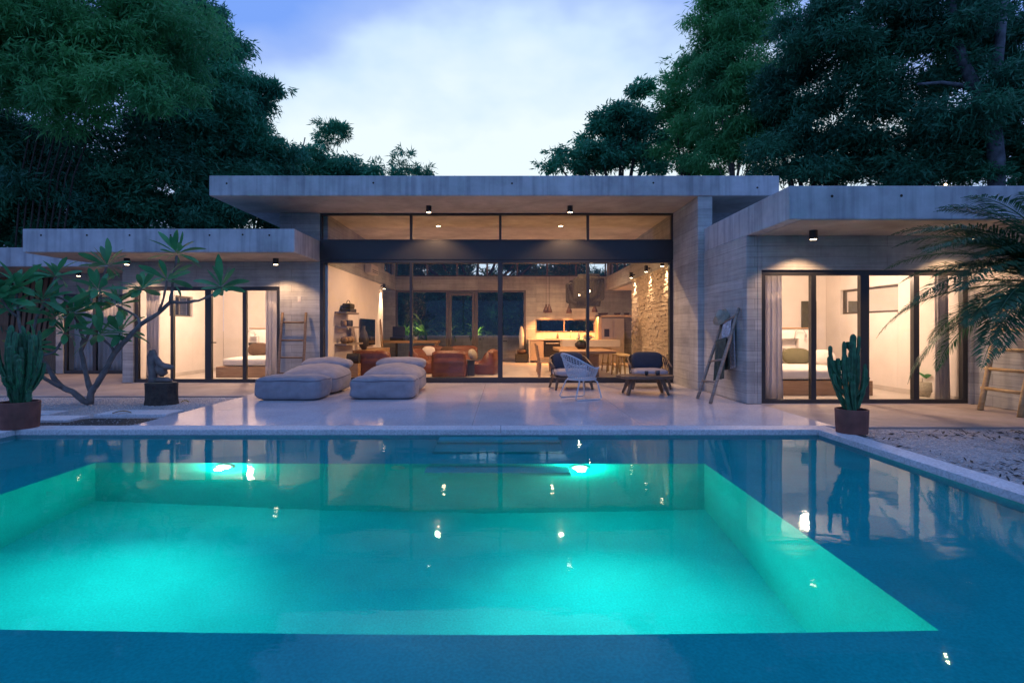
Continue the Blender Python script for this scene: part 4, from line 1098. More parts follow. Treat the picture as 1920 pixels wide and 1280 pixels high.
def bed(label, x0, x1, y0, y1, g):
    t = thing('bed', label, 'bed', ((x0 + x1) / 2, (y0 + y1) / 2, 0), g)
    MB().box(x0, x1, y0, y1, .0, .30).build('base', M['woodx'], t, bevel=.01)
    o = link('mattress', shape_cushion(x1 - x0 - .16, y1 - y0 - .10, .24, 10, 8, .02, .008, 4, z0=.30), M['linen'], t, True)
bed('low wooden bed with pale linen in the right bedroom', 4.70, 7.50, 11.10, 12.96, 'low wooden beds')
bed('low wooden bed with pale linen in the left bedroom', -8.05, -5.0, 15.25, 17.15, 'low wooden beds')
def pillow(label, x, y, z, w, h, d, mat, rx=-.35, rz=0):
    o = link('pillow', shape_cushion(w, d, h, 8, 2.8, .0, .006, int(x * 10) % 7 + 1), M[mat], None, True); o.location = (x, y, z); o.rotation_euler = (rx, 0, rz)
    tag(o, label, 'pillow')
pillow('olive pillow leaning on the headboard in the right bedroom', XP(1500, 12.6), 12.68, .53, .62, .40, .14, 'olive')
pillow('pale pillow beside the olive one in the right bedroom', XP(1548, 12.5), 12.55, .53, .50, .36, .16, 'linen')
pillow('dark brown pillow on the left bedroom bed', XP(482, 16.8), 16.85, .53, .60, .42, .14, 'darkcushion')
def reading_lamp(label, x, y, z):
    t = thing('reading_lamp', label, 'reading lamp', (x, y, z), 'gooseneck reading lamps on the headboards')
    MB().tube([(x - .12, y - .03, z - .05), (x - .12, y - .05, z + .08)] + [(x - .12 * math.cos(a), y - .05, z + .08 + .12 * math.sin(a)) for a in (.5, 1.0, 1.57, 2.2, 2.7)] + [(x + .13, y - .05, z + .06)], .008, 6).build('arm', M['steel'], t, smooth=True)
    MB().lathe([(.03, -.05), (.025, .02), (.001, .03)], 12, (x + .13, y - .05, z + .05)).build('head', M['steel'], t)
reading_lamp('gooseneck reading lamp above the niche in the right bedroom', XP(1497, 13), 12.97, 1.16)
reading_lamp('gooseneck reading lamp in the left bedroom', XP(473, 17.2), 17.17, 1.12)
tag(MB().lathe([(.04, 0), (.11, .05), (.13, .10), (.12, .10), (.09, .04), (.001, .02)], 20, (6.82, 13.075, .802)).build('bowl', M['ceramic'], smooth=True), 'pale bowl in the headboard niche of the right bedroom', 'bowl')
t = thing('shelf_box', 'small open wall box behind the left bedroom pillow', 'shelf', (XP(472, 17.1), 17.1, .82)); x, y, z = t.location
q = MB(); q.box(x - .2, x + .2, y - .06, y + .09, z, z + .02); q.box(x - .2, x + .2, y - .06, y + .09, z + .3, z + .32); q.box(x - .2, x - .18, y - .06, y + .09, z + .02, z + .3); q.box(x + .18, x + .2, y - .06, y + .09, z + .02, z + .3)
q.build('box', M['white'], t)
MB().box(x - .08, x + .12, y - .05, y + .05, z + .021, z + .11).build('drawer', M['black'], t)
t = thing('plant_basket', 'woven basket with a leafy plant inside the right bedroom', 'basket', (XP(1745, 10.9), 10.95, 0)); x, y, z = t.location
MB().lathe([(.17, 0), (.21, .12), (.20, .30), (.19, .30), (.001, .25)], 24, (x, y, 0)).build('basket', M['straw'], t, smooth=True)
for k in range(8):
    q = leaf_mesh(.32, .12, .3, k); o = q.build('leaf', M['plumleaf'], t, world=False, smooth=True); o.location = (0, 0, .28); o.rotation_euler = (0, -1.1 + .1 * (k % 3), k * .8)
for lb, (x0, y0, z0) in (('white socket low on the right bedroom side wall', (8.43, 11.0, .28)),):
    tag(MB().box(x0 - .008, x0 + .005, y0, y0 + .16, z0, z0 + .09).build('wall_socket', M['ceramic'], bevel=.002), lb, 'socket')

# ================================================================== INTERIOR: hall, left side
for lb, z, y1 in (('floating wooden shelf on the hall wall, highest of three', 1.82, 15.75), ('floating wooden shelf on the hall wall, middle of three', 1.43, 15.75), ('floating wooden shelf on the hall wall, lowest of three', .96, 16.2)):
    tag(MB().box(-4.499, -4.18, 14.5, y1, z - .05, z).build('shelf', M['grey_wood'], bevel=.006), lb, 'shelf', 'floating shelves in the hall')
t = thing('woven_bag', 'dark woven bag with a handle on the top hall shelf', 'bag', (-4.33, 15.2, 1.821)); x, y, z = t.location
MB().box(x - .14, x + .14, y - .3, y + .32, z, z + .10).build('tray', M['wicker'], t, bevel=.02); MB().box(x - .12, x + .12, y - .22, y + .24, z + .10, z + .24).build('bag', M['wicker'], t, bevel=.04)
MB().tube([(x, y + .17 * math.cos(a), z + .23 + .10 * math.sin(a)) for a in np.linspace(0, PI, 9)], .01, 6).build('handle', M['wicker'], t)
for lb, y, mt, r, h in (('tan jar on the middle hall shelf', 14.75, 'drypalm', .08, .15), ('black jar on the middle hall shelf, left of two', 15.1, 'darkclay', .085, .17), ('black jar on the middle hall shelf, right of two', 15.35, 'darkclay', .085, .17)):
    tag(MB().lathe([(r * .9, 0), (r, h * .3), (r, h * .9), (r * .8, h), (.001, h)], 20, (-4.33, y, 1.431)).build('jar', M[mt], smooth=True), lb, 'jar', 'jars on the middle shelf')
for k, y in enumerate((14.8, 15.15, 15.45)):
    tag(MB().lathe([(.03, 0), (.085, .05), (.10, .10), (.08, .16), (.03, .19), (.001, .19)], 16, (-4.33, y, .961)).build('gourd', M['drypalm'], smooth=True), ('round tan gourd on the lowest shelf, nearest the glass', 'round tan gourd on the lowest shelf, middle one', 'round tan gourd on the lowest shelf, farthest in')[k], 'gourd', 'gourds on the lowest shelf')
o = MB().box(-.02, .02, -.22, .22, 0, .44).build('patterned_panel', simple('black_white_pattern', (.22, .18, .15), .8, .85, 22), bevel=.004); o.location = (-4.36, 15.85, .962); o.rotation_euler = (0, -.15, 0)
tag(o, 'mottled patterned panel leaning at the end of the lowest shelf', 'panel')
t = thing('television', 'black glossy screen on the white hall wall reflecting green plants', 'television', (-4.45, 17.9, .85))
MB().box(-4.47, -4.42, 16.95, 18.75, .82, 1.68).build('screen', simple('black_glass', (.008, .009, .010), .06, .05), t, bevel=.006)
MB().box(-4.499, -4.471, 17.4, 18.3, 1.0, 1.5).build('bracket', M['black'], t)
o = link('black_vase', MB().lathe([(.06, 0), (.13, .12), (.15, .32), (.10, .52), (.045, .62), (.05, .72), (.001, .72)], 20).mesh('v'), M['darkclay'], None, True); o.location = (-4.25, 16.55, .73)
tag(o, 'tall black vase beside the television', 'vase')
tag(MB().box(-4.49, -3.95, 16.2, 18.9, .0, .72).build('media_cabinet', M['wood'], bevel=.008), 'low wooden cabinet under the television', 'cabinet')
t = thing('dried_palm_leaf', 'dried brown palm leaf leaning upright on the white hall wall', 'dried leaf', (-4.2, 19.4, 0)); q = MB()
q.tube([(-4.15, 19.4, 0), (-4.36, 19.42, .9)], .012, 6)
for k in range(26):
    f = k / 25; zz = .72 + 1.0 * f; wd = .22 * math.sin(PI * (.12 + .85 * f)) ** .8
    for s in (-1, 1):
        b = len(q.v); q.v += [(-4.33 - .08 * f, 19.4, zz), (-4.30 - .08 * f, 19.4 + s * wd * .6, zz - .02), (-4.32 - .08 * f, 19.4 + s * wd, zz - .16), (-4.34 - .08 * f, 19.4 + s * wd * .5, zz - .1)]; q.f.append((b, b+1, b+2, b+3))
q.build('leaf', M['drypalm'], t, fix=False)
t = thing('desk', 'pale wooden desk at the far left of the hall', 'desk', (-4.0, 21.9, 0))
MB().box(-5.35, -2.6, 21.6, 22.3, .80, .90).build('top', M['wood'], t, bevel=.005)
for x in (-5.3, -2.75): MB().box(x, x + .08, 21.65, 22.25, 0, .80).build('leg', M['wood'], t)
t = thing('record_player', 'black record player with open lid on the desk', 'record player', (-4.25, 21.95, .90)); x, y, z = t.location
MB().box(x - .3, x + .25, y - .2, y + .2, z + .001, z + .14).build('body', M['black'], t, bevel=.01); o = MB().box(x - .26, x + .24, y + .16, y + .2, z + .14, z + .56).build('lid', M['black'], t, bevel=.01)
t = thing('desk_plant', 'small green plant in a pale pot on the desk', 'plant', (-3.55, 21.95, .90)); x, y, z = t.location
MB().lathe([(.06, .001), (.09, .14), (.08, .14), (.001, .12)], 16, (x, y, z)).build('pot', M['ceramic'], t, smooth=True)
for k in range(14):
    q = leaf_mesh(.36, .07, .4, k); o = q.build('leaf', M['gardenleaf'], t, world=False, smooth=True); o.location = (0, 0, .13); o.rotation_euler = (0, -1.2 + .15 * (k % 4), k * .9)
t = thing('air_conditioner', 'white air conditioner high on the left hall wall', 'air conditioner', (-4.35, 18.2, 3.3))
MB().box(-4.497, -4.26, 17.6, 18.55, 3.16, 3.46).build('casing', M['ceramic'], t, bevel=.03)
for k in range(2): MB().box(-4.262, -4.255, 17.7, 18.45, 3.20 + .06 * k, 3.225 + .06 * k).build('vent', M['black'], t)

# low ribbed sofas
def sofa(label, x, y, w, rz):
    t = thing('sofa', label, 'sofa', (x, y, 0), 'low terracotta leather sofas', rz)
    prof = [(-.50, .01), (-.53, .12), (-.50, .30), (-.40, .38), (-.20, .375), (.02, .37), (.10, .45), (.18, .62), (.27, .72), (.37, .73), (.45, .66), (.50, .45), (.51, .2), (.49, .01)]
    # smooth the profile with extra samples and puckers
    P2 = []
    for (a, b), (c, d) in zip(prof, prof[1:]):
        for k in range(3): P2.append((a + (c - a) * k / 3, b + (d - b) * k / 3))
    P2.append(prof[-1]); m = len(P2); nu = 14
    def fn(u, v):
        i = min(int(round(v * (m - 1))), m - 1); yy, zz = P2[i]
        e = (abs(u - .5) * 2) ** 6; s = 1 - .10 * e
        rp = .018 * math.sin(i * 1.55) + .008 * math.sin(u * 40 + i)
        return ((u - .5) * w * (1 - .02 * math.sin(i * .7)), yy * s + rp * (1 if yy > 0 else -1) * .6, .01 + (zz) * s + (rp if zz > .05 else 0))
    q = MB(); q.grid(fn, nu, m - 1)
    for side in (0, 1):
        b = side * nu; ring = [r * (nu + 1) + b for r in range(m)]
        q.f.append(tuple(ring))
    q.build('body', M['leather'], t, world=False, smooth=True)
    return t
sofa('terracotta sofa seen from behind, beside the left shelves', XP(701, 15.4), 15.5, .98, PI)
sofa('terracotta sofa seen from behind, in the middle of the hall', XP(843, 15.55), 15.7, .95, PI)
sofa('terracotta armless chair seen from the side, right of the side table', XP(903, 16.4), 16.6, 1.0, -1.75)
sofa('terracotta sofa facing the terrace at the back, left half', XP(800, 19.6), 19.6, 1.25, .0)
sofa('terracotta sofa facing the terrace at the back, right half', XP(868, 19.6), 19.6, 1.0, .0)
sofa('terracotta footrest sofa behind the right bean bag lounger', XP(800, 16.9), 16.9, .9, 1.4)
for k, (lb, px, Y, mt) in enumerate((('dark cushion on the back sofa, left', 786, 19.35, 'darkcushion'), ('pale cushion on the back sofa, middle', 803, 19.3, 'linen'), ('dark cushion on the back sofa, right', 838, 19.35, 'darkcushion'), ('tan cushion on the side facing chair', 890, 16.75, 'straw'))):
    pillow(lb, XP(px, Y), Y, .40, .42, .36, .13, mt, -.35, 0 if k < 3 else 1.3)
t = thing('side_table', 'dark square side table between the terracotta sofas', 'side table', (XP(883, 15.75), 15.8, 0)); x, y, z = t.location
MB().box(x - .10, x + .10, y - .1, y + .1, 0, .44).build('column', M['darkclay'], t, bevel=.006); MB().box(x - .2, x + .22, y - .16, y + .18, .44, .465).build('top', M['darkclay'], t, bevel=.004)
t = thing('drum_stool', 'wooden box stool with a round black drum on it, by shelves', 'stool', (XP(661, 14.75), 14.85, 0)); x, y, z = t.location
MB().box(x - .16, x + .16, y - .16, y + .16, 0, .42).build('box', M['wood'], t, bevel=.01); MB().tube([(x - .16, y, .56), (x + .16, y, .56)], .13, 18).build('drum', M['darkclay'], t)
tag(MB().box(-3.9, -3.2, 18.6, 19.3, .0, .26).build('low_table', M['ceramic'], bevel=.02), 'low pale table in front of the back sofa', 'table')

# ================================================================== INTERIOR: kitchen and dining
K = thing('kitchen_counter', 'cream kitchen counter along the back wall under the slot window', 'counter', (2.5, 22.3, 0))
MB().box(.98, 3.75, 22.02, 22.655, .90, .95).build('worktop', M['cream'], K, bevel=.005)
MB().box(1.0, 1.06, 22.04, 22.65, 0, .90).build('end_panel', M['cream'], K)
for k, x in enumerate((1.07, 1.62, 2.32, 2.87, 3.32)):
    wq = (.53, .68, .53, .43, .41)[k]
    if k == 1:
        MB().box(x, x + wq, 22.05, 22.6, .10, .88).build('oven', M['black'], K, bevel=.006)
        MB().tube([(x + .06, 22.02, .78), (x + wq - .06, 22.02, .78)], .012, 8).build('oven_handle', M['steel'], K)
    else:
        MB().box(x, x + wq, 22.05, 22.6, .08, .89).build('cabinet_door', M['cabinet'], K, bevel=.004)
MB().box(1.64, 2.28, 22.15, 22.55, .951, .968).build('hob', M['black'], K)
MB().tube([(2.75, 22.5, .95), (2.75, 22.5, 1.20)] + [(2.75, 22.5 - .09 + .09 * math.cos(a), 1.20 + .09 * math.sin(a)) for a in (.6, 1.2, 1.8, 2.5, 3.1)], .013, 8).build('tap', M['steel'], K, smooth=True)
t = thing('refrigerator', 'stainless double door refrigerator at the back right of the kitchen', 'refrigerator', (4.6, 22.2, 0))
xa, xb_ = XP(1128, 22.0), XP(1170, 22.0)
MB().box(xa, xb_, 22.02, 22.65, .02, 1.80).build('body', M['steel'], t)
xm = (xa + xb_) / 2
for a, b, z0, z1 in ((xa, xm - .003, .72, 1.80), (xm + .003, xb_, .72, 1.80), (xa, xb_, .04, .71)):
    MB().box(a, b, 21.96, 22.018, z0, z1).build('door', M['steel'], t, bevel=.01)
for sx in (-1, 1): MB().tube([(xm + sx * .05, 21.95, .95), (xm + sx * .05, 21.90, 1.0), (xm + sx * .05, 21.90, 1.6), (xm + sx * .05, 21.95, 1.65)], .013, 8).build('handle', M['steel'], t)
MB().box(xa + .1, xa + .3, 21.952, 21.959, 1.05, 1.36).build('dispenser', M['black'], t)
hpart('cabinet_surround', M['cabinet'], [(xa - .14, xa - .01, 21.95, 22.65, 0, 1.92), (xa - .14, 5.2, 21.95, 22.65, 1.84, 1.92)], .004)
for lb, x, w in (('dark wooden tray above the refrigerator, left', xa + .05, .42), ('dark wooden bowl above the refrigerator, middle', xa + .62, .28), ('dark wooden bowl above the refrigerator, right', xa + 1.0, .24)):
    tag(MB().lathe([(w * .35, 0), (w * .5, .07), (w * .5, .09), (w * .44, .09), (w * .3, .02), (.001, .02)], 20, (x + .05, 22.2, 1.921)).build('bowl', M['dwood'], smooth=True), lb, 'bowl', 'bowls above the refrigerator')
t = thing('kitchen_island', 'thick pale kitchen island slab behind the dining table', 'island', (2.9, 20.4, 0))
MB().box(XP(1055, 20.0), XP(1163, 20.0), 20.0, 20.9, .70, .95).build('worktop', M['cream'], t, bevel=.01)
MB().box(XP(1068, 20.0), XP(1150, 20.0), 20.35, 20.85, 0, .70).build('base', M['cabinet'], t)
for lb, x, y, h in (('white bottle on the kitchen island', XP(1086, 20.3), 20.4, .30), ('amber bottle on the kitchen counter', 2.2, 22.4, .24)):
    tag(MB().lathe([(.04, 0), (.045, .02), (.045, h * .6), (.018, h * .75), (.018, h), (.001, h)], 14, (x, y, .951)).build('bottle', M['ceramic'] if 'white' in lb else M['copper'], smooth=True), lb, 'bottle')
t = thing('fruit_bowl', 'bowl of yellow fruit on the kitchen island', 'fruit bowl', (XP(1103, 20.3), 20.35, .951)); x, y, z = t.location
MB().lathe([(.06, 0), (.2, .08), (.22, .12), (.20, .12), (.05, .02), (.001, .02)], 20, (x, y, z)).build('bowl', M['ceramic'], t, smooth=True)
for k in range(7):
    a = k * .9; MB().lathe([(.001, -.06), (.04, -.045), (.06, 0), (.04, .045), (.001, .06)], 10, (x + .11 * math.cos(a) * (k > 0), y + .11 * math.sin(a) * (k > 0), z + .13 + .03 * (k == 0))).build('fruit', M['yellow'], t, smooth=True)
t = thing('dining_table', 'long live edge wooden dining table behind the glass', 'table', (2.35, 16.6, 0))
pts = [(1.52, 14.75), (2.3, 14.70), (3.05, 14.80), (3.12, 15.6), (3.08, 16.6), (3.14, 17.6), (3.05, 18.6), (2.4, 18.66), (1.66, 18.6), (1.58, 17.4), (1.66, 16.3), (1.55, 15.4)]
MB().poly_prism(pts, .68, .755).build('top', M['wood'], t, bevel=.012)
MB().box(2.0, 2.7, 15.5, 15.66, 0, .68).build('leg', M['wood'], t, bevel=.01); MB().box(2.0, 2.7, 17.7, 17.86, 0, .68).build('leg', M['wood'], t, bevel=.01)
def dchair(label, x, y, rz, g, h=.46, mat='wood', back=True):
    t = thing('dining_chair' if back else 'stool', label, 'chair' if back else 'stool', (x, y, 0), g, rz)
    MB().box(-.22, .22, -.21, .21, h - .03, h).build('seat', M[mat], t, world=False, bevel=.01)
    for sx in (-1, 1):
        for sy in (-1, 1):
            MB().beam((sx * .18, sy * .17, h - .03), (sx * .22, sy * .21, 0), .032, .032).build('leg', M[mat], t, world=False)
    for sy in (-1, 1): MB().tube([(-.2, sy * .19, h * .4), (.2, sy * .19, h * .4)], .012, 6).build('stretcher', M[mat], t, world=False)
    if back:
        for sx in (-1, 1): MB().beam((sx * .2, .2, h), (sx * .2, .27, .90), .032, .03).build('back_post', M[mat], t, world=False)
        for k in range(5): MB().box(-.2, .2, .215 + k * .012, .235 + k * .012, h + .08 + k * .08, h + .13 + k * .08).build('slat', M[mat], t, world=False)
g = 'slatted wooden dining chairs'
dchair('slatted dining chair at the left side of the table, nearest the glass', 1.18, 15.1, PI / 2, g)
dchair('slatted dining chair at the left side of the table, second from the glass', 1.22, 16.1, PI / 2, g)
dchair('slatted dining chair at the left side of the table, farthest in', 1.25, 17.2, PI / 2, g)
g = 'thin legged stools right of the dining table'
for k, (y, lb) in enumerate(((15.3, 'nearest the glass'), (16.1, 'second from the glass'), (16.9, 'third from the glass'), (17.8, 'farthest in'))):
    dchair('thin legged stool right of the dining table, ' + lb, 3.42 + .02 * k, y, -PI / 2 + .1 * k, g, .62, 'bamboo', False)
t = thing('table_plant', 'dark round vase with leaves on the dining table', 'vase', (XP(1090, 16.4), 16.4, .756)); x, y, z = t.location
MB().lathe([(.10, 0), (.19, .08), (.20, .16), (.12, .24), (.08, .25), (.001, .2)], 20, (x, y, z)).build('vase', M['darkclay'], t, smooth=True)
for k in range(9):
    q = leaf_mesh(.26, .09, .4, k); o = q.build('leaf', M['plumleaf'], t, world=False, smooth=True); o.location = (0, 0, .22); o.rotation_euler = (0, -.9 + .15 * (k % 4), k * .75)
t = thing('basket_stack', 'stacked baskets beside the courtyard door', 'basket', (.75, 22.1, 0))
MB().box(.45, .95, 21.9, 22.4, 0, .35).build('box', M['wicker'], t, bevel=.03); MB().lathe([(.16, .351), (.2, .42), (.2, .52), (.001, .5)], 18, (.72, 22.15, 0)).build('basket', M['copper'], t, smooth=True)
o = MB().lathe([(.10, .0), (.09, .3), (.11, .55), (.07, .85), (.03, .95), (.001, .95)], 12, (.72, 22.4, .52)).build('white_sculpture', M['ceramic'], smooth=True)
tag(o, 'slim white sculpture behind the baskets by the courtyard door', 'sculpture')

# ================================================================== COURTYARD behind the hall
tag(MB().box(-9, 4.0, 25.0, 25.3, 0, 1.06).build('planter_wall', M['conc'], bevel=.01), 'low concrete planter wall seen through the hall', 'wall')
tag(MB().box(-9, 4.0, 25.3, 27.0, .8, .98).build('planter_soil', M['soil']), kind='structure')
def garden_plant(label, x, y, n, L, seed):
    t = thing('garden_plant', label, 'plant', (x, y, .98), 'uplit plants in the courtyard planter')
    r = random.Random(seed); q = MB()
    for k in range(n):
        az = r.uniform(0, 6.28); el = r.uniform(.5, 1.45); l = L * r.uniform(.6, 1.1); h = Vector((math.cos(az), math.sin(az), 0)); p = Vector((0, 0, 0)); e = el; pts = []
        for i in range(7):
            pts.append(p.copy()); p = p + (h * math.cos(e) + Vector((0, 0, math.sin(e)))) * l / 6; e -= .28
        sd = h.cross(Vector((0, 0, 1)))
        for i in range(6):
            w0 = .05 * math.sin(PI * (i + .3) / 6.6); w1 = .05 * math.sin(PI * (i + 1.3) / 6.6) if i < 5 else .003
            b = len(q.v); q.v += [tuple(pts[i] - sd * w0), tuple(pts[i] + sd * w0), tuple(pts[i+1] + sd * w1), tuple(pts[i+1] - sd * w1)]; q.f.append((b, b+1, b+2, b+3))
    q.build('leaves', M['gardenleaf'], t, world=False, fix=False)
for k, (lb, px, n, L) in enumerate((('arching leafy plant left in the courtyard planter', 760, 40, 1.5), ('tall arching plant beside the first garden uplight', 795, 46, 1.9), ('bushy plant between the courtyard doors', 842, 40, 1.3),
                                    ('uplit bushy plant right of the courtyard door', 895, 50, 1.2), ('dark plant behind the right courtyard pane', 945, 36, 1.3))):
    garden_plant(lb, XP(px, 25.8), 25.8, n, L, 40 + k)
for lb, px in (('garden uplight among the left courtyard plants', 776), ('garden uplight among the right courtyard plants', 892)):
    x = XP(px, 25.45); t = thing('garden_uplight', lb, 'garden light', (x, 25.45, .98), 'garden uplights')
    MB().lathe([(.05, 0), (.06, .12), (.05, .12), (.001, .10)], 14, (x, 25.45, .98)).build('housing', M['black'], t)
    MB().lathe([(.001, .105), (.045, .105), (.045, .115), (.001, .115)], 12, (x, 25.45, .98)).build('lens', M['lamp_on'], t)
    lamp_light('POINT', 'light', (x, 25.45, 1.22), 40, (1, .80, .40), t, .05)

# ================================================================== TREES
def leaf_cloud(cent, out, per, spread, L, Wd, droop, seed, jit=.75):
    r = np.random.default_rng(seed); n = len(cent)
    p = np.repeat(cent, per, 0); o = np.repeat(out, per, 0); N_ = len(p)
    off = r.normal(0, 1, (N_, 3)) * spread; off[:, 2] *= .65
    p = p + off
    d = o * .55 + r.normal(0, jit, (N_, 3)); d[:, 2] -= droop; d /= np.linalg.norm(d, axis=1, keepdims=True) + 1e-9
    a = r.normal(0, 1, (N_, 3)); s = np.cross(d, a); s /= np.linalg.norm(s, axis=1, keepdims=True) + 1e-9
    l = (L * r.uniform(.6, 1.3, (N_, 1))); w = Wd * r.uniform(.7, 1.25, (N_, 1))
    nrm = np.cross(d, s)
    v = np.stack([p, p + d * l * .42 + s * w * .5, p + d * l - nrm * l * .12, p + d * l * .42 - s * w * .5], 1)
    return v.reshape(-1, 3)
def tree(name, label, base, blobs, leaf, mat, seed, dens=1.0, trunk_r=.2, bark='bark', limbs=None, droop=.35, per=26, clump=.34, group='trees behind the house'):
    """blobs: (px, py, Y, radius px, vertical stretch); leaf: (length, width) in metres"""
    base = Vector(base); t = thing(name, label, 'tree', base, group); r = np.random.default_rng(seed)
    V = []; cs = []
    for bi, (px, py, Y, rp, vs) in enumerate(blobs):
        c = at(px, py, Y); R_ = rp * Y / FOC; cs.append((c, R_))
        area = (leaf[0] * leaf[1] * .5); need = dens * 12.0 * PI * R_ * R_ * vs / area
        ncl = max(6, int(need / per))
        nb = max(3, int(ncl / 14)); u = r.normal(0, 1, (nb, 3)); u[:, 2] += .25; u /= np.linalg.norm(u, axis=1, keepdims=True)
        bc = u * R_ * r.uniform(.30, 1.0, (nb, 1)) ** .5 * (1 + .12 * r.normal(0, 1, (nb, 1))) * np.array([1, 1, vs])[None]
        bi_ = r.integers(0, nb, ncl); br_ = R_ * r.uniform(.16, .34, nb)
        w_ = r.normal(0, 1, (ncl, 3)); w_[:, 2] = np.abs(w_[:, 2]) * .8 - .25; w_ /= np.linalg.norm(w_, axis=1, keepdims=True)
        if R_ < 1.0:
            br_ = br_ * 2.2; w_ = r.normal(0, .62, (ncl, 3))
        cc = np.array(c)[None] + bc[bi_] + w_ * br_[bi_][:, None] * np.array([1.15, 1.15, .62])[None]
        u = w_
        V.append(leaf_cloud(cc, u, per, clump * .62 * min(1, R_ / 1.2), leaf[0], leaf[1], droop, seed * 31 + bi))
    v = np.concatenate(V) - np.array(base)[None]
    v = v[:(len(v) // 4) * 4]
    me = npmesh('crown', v, np.arange(len(v)).reshape(-1, 4))
    link('crown', me, M[mat], t)
    q = MB()
    if limbs is None:
        top = sum((c for c, _ in cs), Vector((0, 0, 0))) / len(cs); fork = base.lerp(top, .6)
        q.tube([base, base.lerp(fork, .5) + Vector((.2, 0, 0)), fork], [trunk_r * 1.2, trunk_r, trunk_r * .8], 10)
        for c, R_ in cs:
            mid = fork.lerp(c, .5) + Vector((0, 0, -.1 * (c - fork).length))
            q.tube([fork, mid, c], [trunk_r * .55, trunk_r * .35, trunk_r * .12], 7)
    else:
        for pts, r0, r1 in limbs:
            m = len(pts); q.tube([Vector(p) for p in pts], [r0 + (r1 - r0) * i / (m - 1) for i in range(m)], 10)
    q.build('trunk', M[bark], t, smooth=True)
    return t
def gb(px, Y): return (XP(px, Y), Y, -.09)
BAM = (.30, .045)
tree('bamboo_clump', 'tall feathery bamboo arching over the top left corner', gb(20, 18), [(60, 50, 17, 105, .9), (170, 110, 16.5, 100, .7), (270, 165, 16, 75, .6), (40, 150, 17, 90, .8), (170, 20, 17, 110, .8), (300, 60, 17.5, 90, .8), (120, 190, 16.5, 70, .6), (-40, 90, 17, 90, 1)], BAM, 'leafA', 1, .85, .12, 'bark', droop=.7, clump=.30,
     limbs=[([gb(10 + 9 * k, 18), at(40 + 14 * k, 330, 18), at(70 + 18 * k, 180, 17.5), at(110 + 26 * k, 60, 17)], .032, .015) for k in range(8)])
tree('broadleaf_tree', 'large broadleaf tree at left whose crown edges the sky', gb(360, 22), [(345, 60, 22, 70, 1), (415, 115, 22, 52, .8), (350, 120, 22, 80, 1), (395, 200, 21.5, 85, 1), (465, 185, 22, 38, .8), (495, 165, 22, 22, 1.3), (330, 250, 21, 85, 1), (440, 250, 22, 60, .9), (475, 285, 22.5, 48, 1), (315, 20, 22, 60, 1), (408, 45, 22, 28, 1), (525, 285, 23, 30, .8)], (.26, .06), 'leafB', 2, .9, .28, droop=.5)
tree('evergreen_tree', 'dark dense tree behind the low left roof', gb(180, 21), [(50, 290, 20, 80, .9), (250, 320, 20, 100, .9), (330, 360, 20.5, 85, .9), (120, 400, 19.5, 95, .8), (230, 410, 20, 90, .7), (20, 390, 19.5, 80, .9), (190, 350, 20, 80, .8)], (.26, .055), 'leafC', 3, .9, .25, droop=.5)
tree('evergreen_tree', 'dark tree filling the gap under the main roof corner', gb(450, 21), [(430, 350, 22, 70, .9), (480, 400, 22, 75, .9), (400, 410, 21, 80, .8), (500, 330, 23, 45, .9), (540, 400, 23, 60, .9)], (.26, .055), 'leafC', 4, .9, .2, droop=.5)
tree('evergreen_tree', 'dark shaded tree left of the low left roof', gb(-60, 18), [(-10, 460, 18.5, 70, .9), (20, 330, 19, 70, 1), (-60, 300, 19, 90, 1.2), (-60, 520, 18.6, 70, 1), (20, 570, 19, 50, 1.2)], (.26, .055), 'leafC', 5, .9, .2, droop=.5)
tree('broadleaf_tree', 'rounded green treetop just left of the thin bamboo', gb(560, 30), [(545, 305, 30, 38, .8), (585, 310, 30, 36, .7), (620, 320, 30, 40, .6), (520, 315, 30, 35, .8)], (.26, .07), 'leafB', 6, .8, .2)
tree('bamboo_clump', 'thin wispy bamboo top rising against the sky', gb(610, 32), [(628, 228, 32, 22, 1.5), (614, 262, 32, 24, 1.2), (602, 288, 32, 20, .9), (636, 250, 32, 14, 1.2)], (.34, .06), 'leafB', 7, .36, .05, 'greybark', droop=.4, clump=.28)
tree('broadleaf_tree', 'low green treetops above the middle of the main roof', gb(680, 30), [(665, 318, 30, 34, .6), (700, 322, 30, 30, .6), (640, 328, 30, 30, .6)], (.26, .07), 'leafB', 8, .75, .15)
tree('bamboo_clump', 'small wispy treetop above the roof, nearest the open sky', gb(765, 31), [(745, 312, 31, 22, .7), (775, 308, 31, 22, .8), (795, 322, 31, 14, .7), (760, 326, 31, 22, .5)], (.32, .06), 'leafB', 9, .40, .07, 'greybark', clump=.28)
tree('broadleaf_tree', 'spreading tree above the right half of the main roof', gb(1170, 30), [(1048, 310, 30, 26, .7), (1085, 290, 30, 36, .8), (1125, 262, 30, 40, .9), (1165, 230, 30, 40, .9), (1205, 195, 30, 36, .9), (1110, 312, 30, 40, .6), (1170, 290, 30, 55, .8), (1225, 240, 30, 50, 1), (1225, 305, 30, 45, .8)], (.30, .09), 'leafB', 10, .75, .3)
tree('feathery_tree', 'blurred feathery tree between the spreading tree and bamboo', gb(1290, 28), [(1275, 150, 28, 30, .6), (1300, 120, 28, 34, .6), (1265, 195, 28, 36, .7), (1300, 215, 28, 45, .9), (1270, 270, 28, 45, .9), (1310, 300, 28, 40, .8)], (.30, .06), 'leafA', 11, .8, .15, droop=.3)
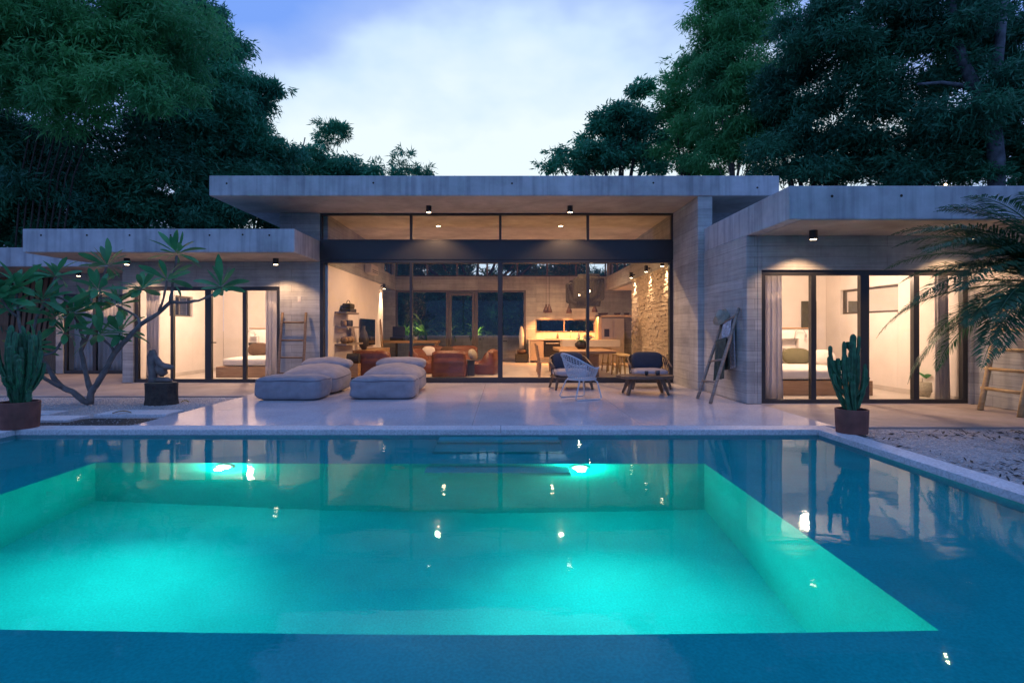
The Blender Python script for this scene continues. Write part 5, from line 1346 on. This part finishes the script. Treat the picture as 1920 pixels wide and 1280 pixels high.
tree('bamboo_clump', 'tall hanging bamboo left of the big right tree', gb(1380, 25), [(1345, 20, 25, 48, 1.2), (1370, 80, 25, 58, 1.1), (1345, 150, 25, 48, 1), (1400, 180, 25, 65, 1), (1360, 240, 25, 58, .9), (1420, 270, 25, 62, .8), (1340, 300, 25, 45, .6), (1420, 30, 25, 60, 1)], BAM, 'leafA', 12, .85, .12, 'greybark', droop=.9, clump=.32)
bt = gb(1870, 19.5)
tree('pale_barked_tree', 'huge tree at right with pale forked limbs over the wing', bt, [(1500, 60, 20, 60, .7), (1560, 110, 20, 75, .8), (1640, 60, 20, 80, .8), (1720, 120, 20, 80, .9), (1620, 170, 20.5, 70, .7), (1560, 30, 20, 60, .7), (1740, 30, 20, 80, .8), (1690, 200, 20.5, 60, .7), (1900, 90, 20.5, 70, 1), (1950, 200, 20, 80, 1), (1840, 10, 20.5, 70, .6), (1820, 130, 21.5, 60, 1), (1890, 170, 18.6, 45, 1), (1835, 60, 18.3, 42, .8), (1790, 230, 18.6, 50, .8)], (.26, .055), 'leafC', 13, .75, .4, 'palebark',
     limbs=[([bt, at(1868, 300, 19.4), at(1858, 200, 19.3)], .27, .24), ([at(1858, 205, 19.3), at(1825, 160, 19.1), at(1803, 110, 19.0), at(1786, 50, 18.9), at(1782, -30, 18.9)], .21, .13), ([at(1860, 205, 19.3), at(1868, 140, 19.2), at(1876, 60, 19.2), at(1885, -30, 19.2)], .20, .13),
            ([at(1832, 172, 19.1), at(1800, 160, 19.0), at(1765, 155, 18.9), at(1720, 158, 18.9)], .10, .04)])
tree('evergreen_tree', 'dark tree mass low above the right wing roof, left part', gb(1530, 22), [(1480, 180, 22.5, 62, .9), (1530, 240, 22, 75, .8), (1470, 290, 22, 62, .8), (1590, 300, 21.5, 70, .7), (1540, 330, 21.5, 60, .5), (1450, 230, 23, 50, .9)], (.26, .055), 'leafC', 14, .8, .22)
tree('evergreen_tree', 'dark tree mass low above the right wing roof, right part', gb(1720, 21), [(1660, 290, 21, 65, .7), (1740, 270, 20.5, 75, .8), (1820, 290, 20.5, 75, .8), (1900, 290, 20.5, 70, .9), (1700, 330, 20.5, 60, .5), (1800, 340, 20.5, 60, .5), (1960, 320, 20, 80, 1)], (.26, .055), 'leafC', 15, .8, .22)
tree('hedge', 'tall dense hedge closing the courtyard behind the planter', gb(860, 28), [(700+45*k, 590-18*(k%2), 28, 42, 1.2) for k in range(10)], (.26, .08), 'leafC', 17, 1.6, .1, clump=.3, per=20)
tree('evergreen_tree', 'dark garden tree beyond the courtyard planter', gb(860, 29), [(760, 560, 29, 50, 1), (840, 560, 29, 55, 1), (920, 560, 29, 55, 1), (1000, 570, 29, 50, 1), (800, 480, 29, 40, .8), (1050, 590, 29, 50, 1), (980, 490, 30, 35, .6)] + [(p_, 505, 30, 42, .7) for p_ in (700, 760, 820, 850, 985, 1040, 1100, 1160)] + [(720 + 60 * k, 405 + 8 * (k % 2), 26.5 + (k % 3), 62, .8) for k in range(7)], (.28, .07), 'leafC', 16, .8, .2)  # last row of blobs: unseen canopy added over the courtyard to shade the hedge
o = MB().tube([at(563, 300, 30), at(572, 258, 30)], .03, 6).build('bamboo_pole', M['greybark'])
tag(o, 'bare thin pole sticking up from the treetops at left', 'pole')
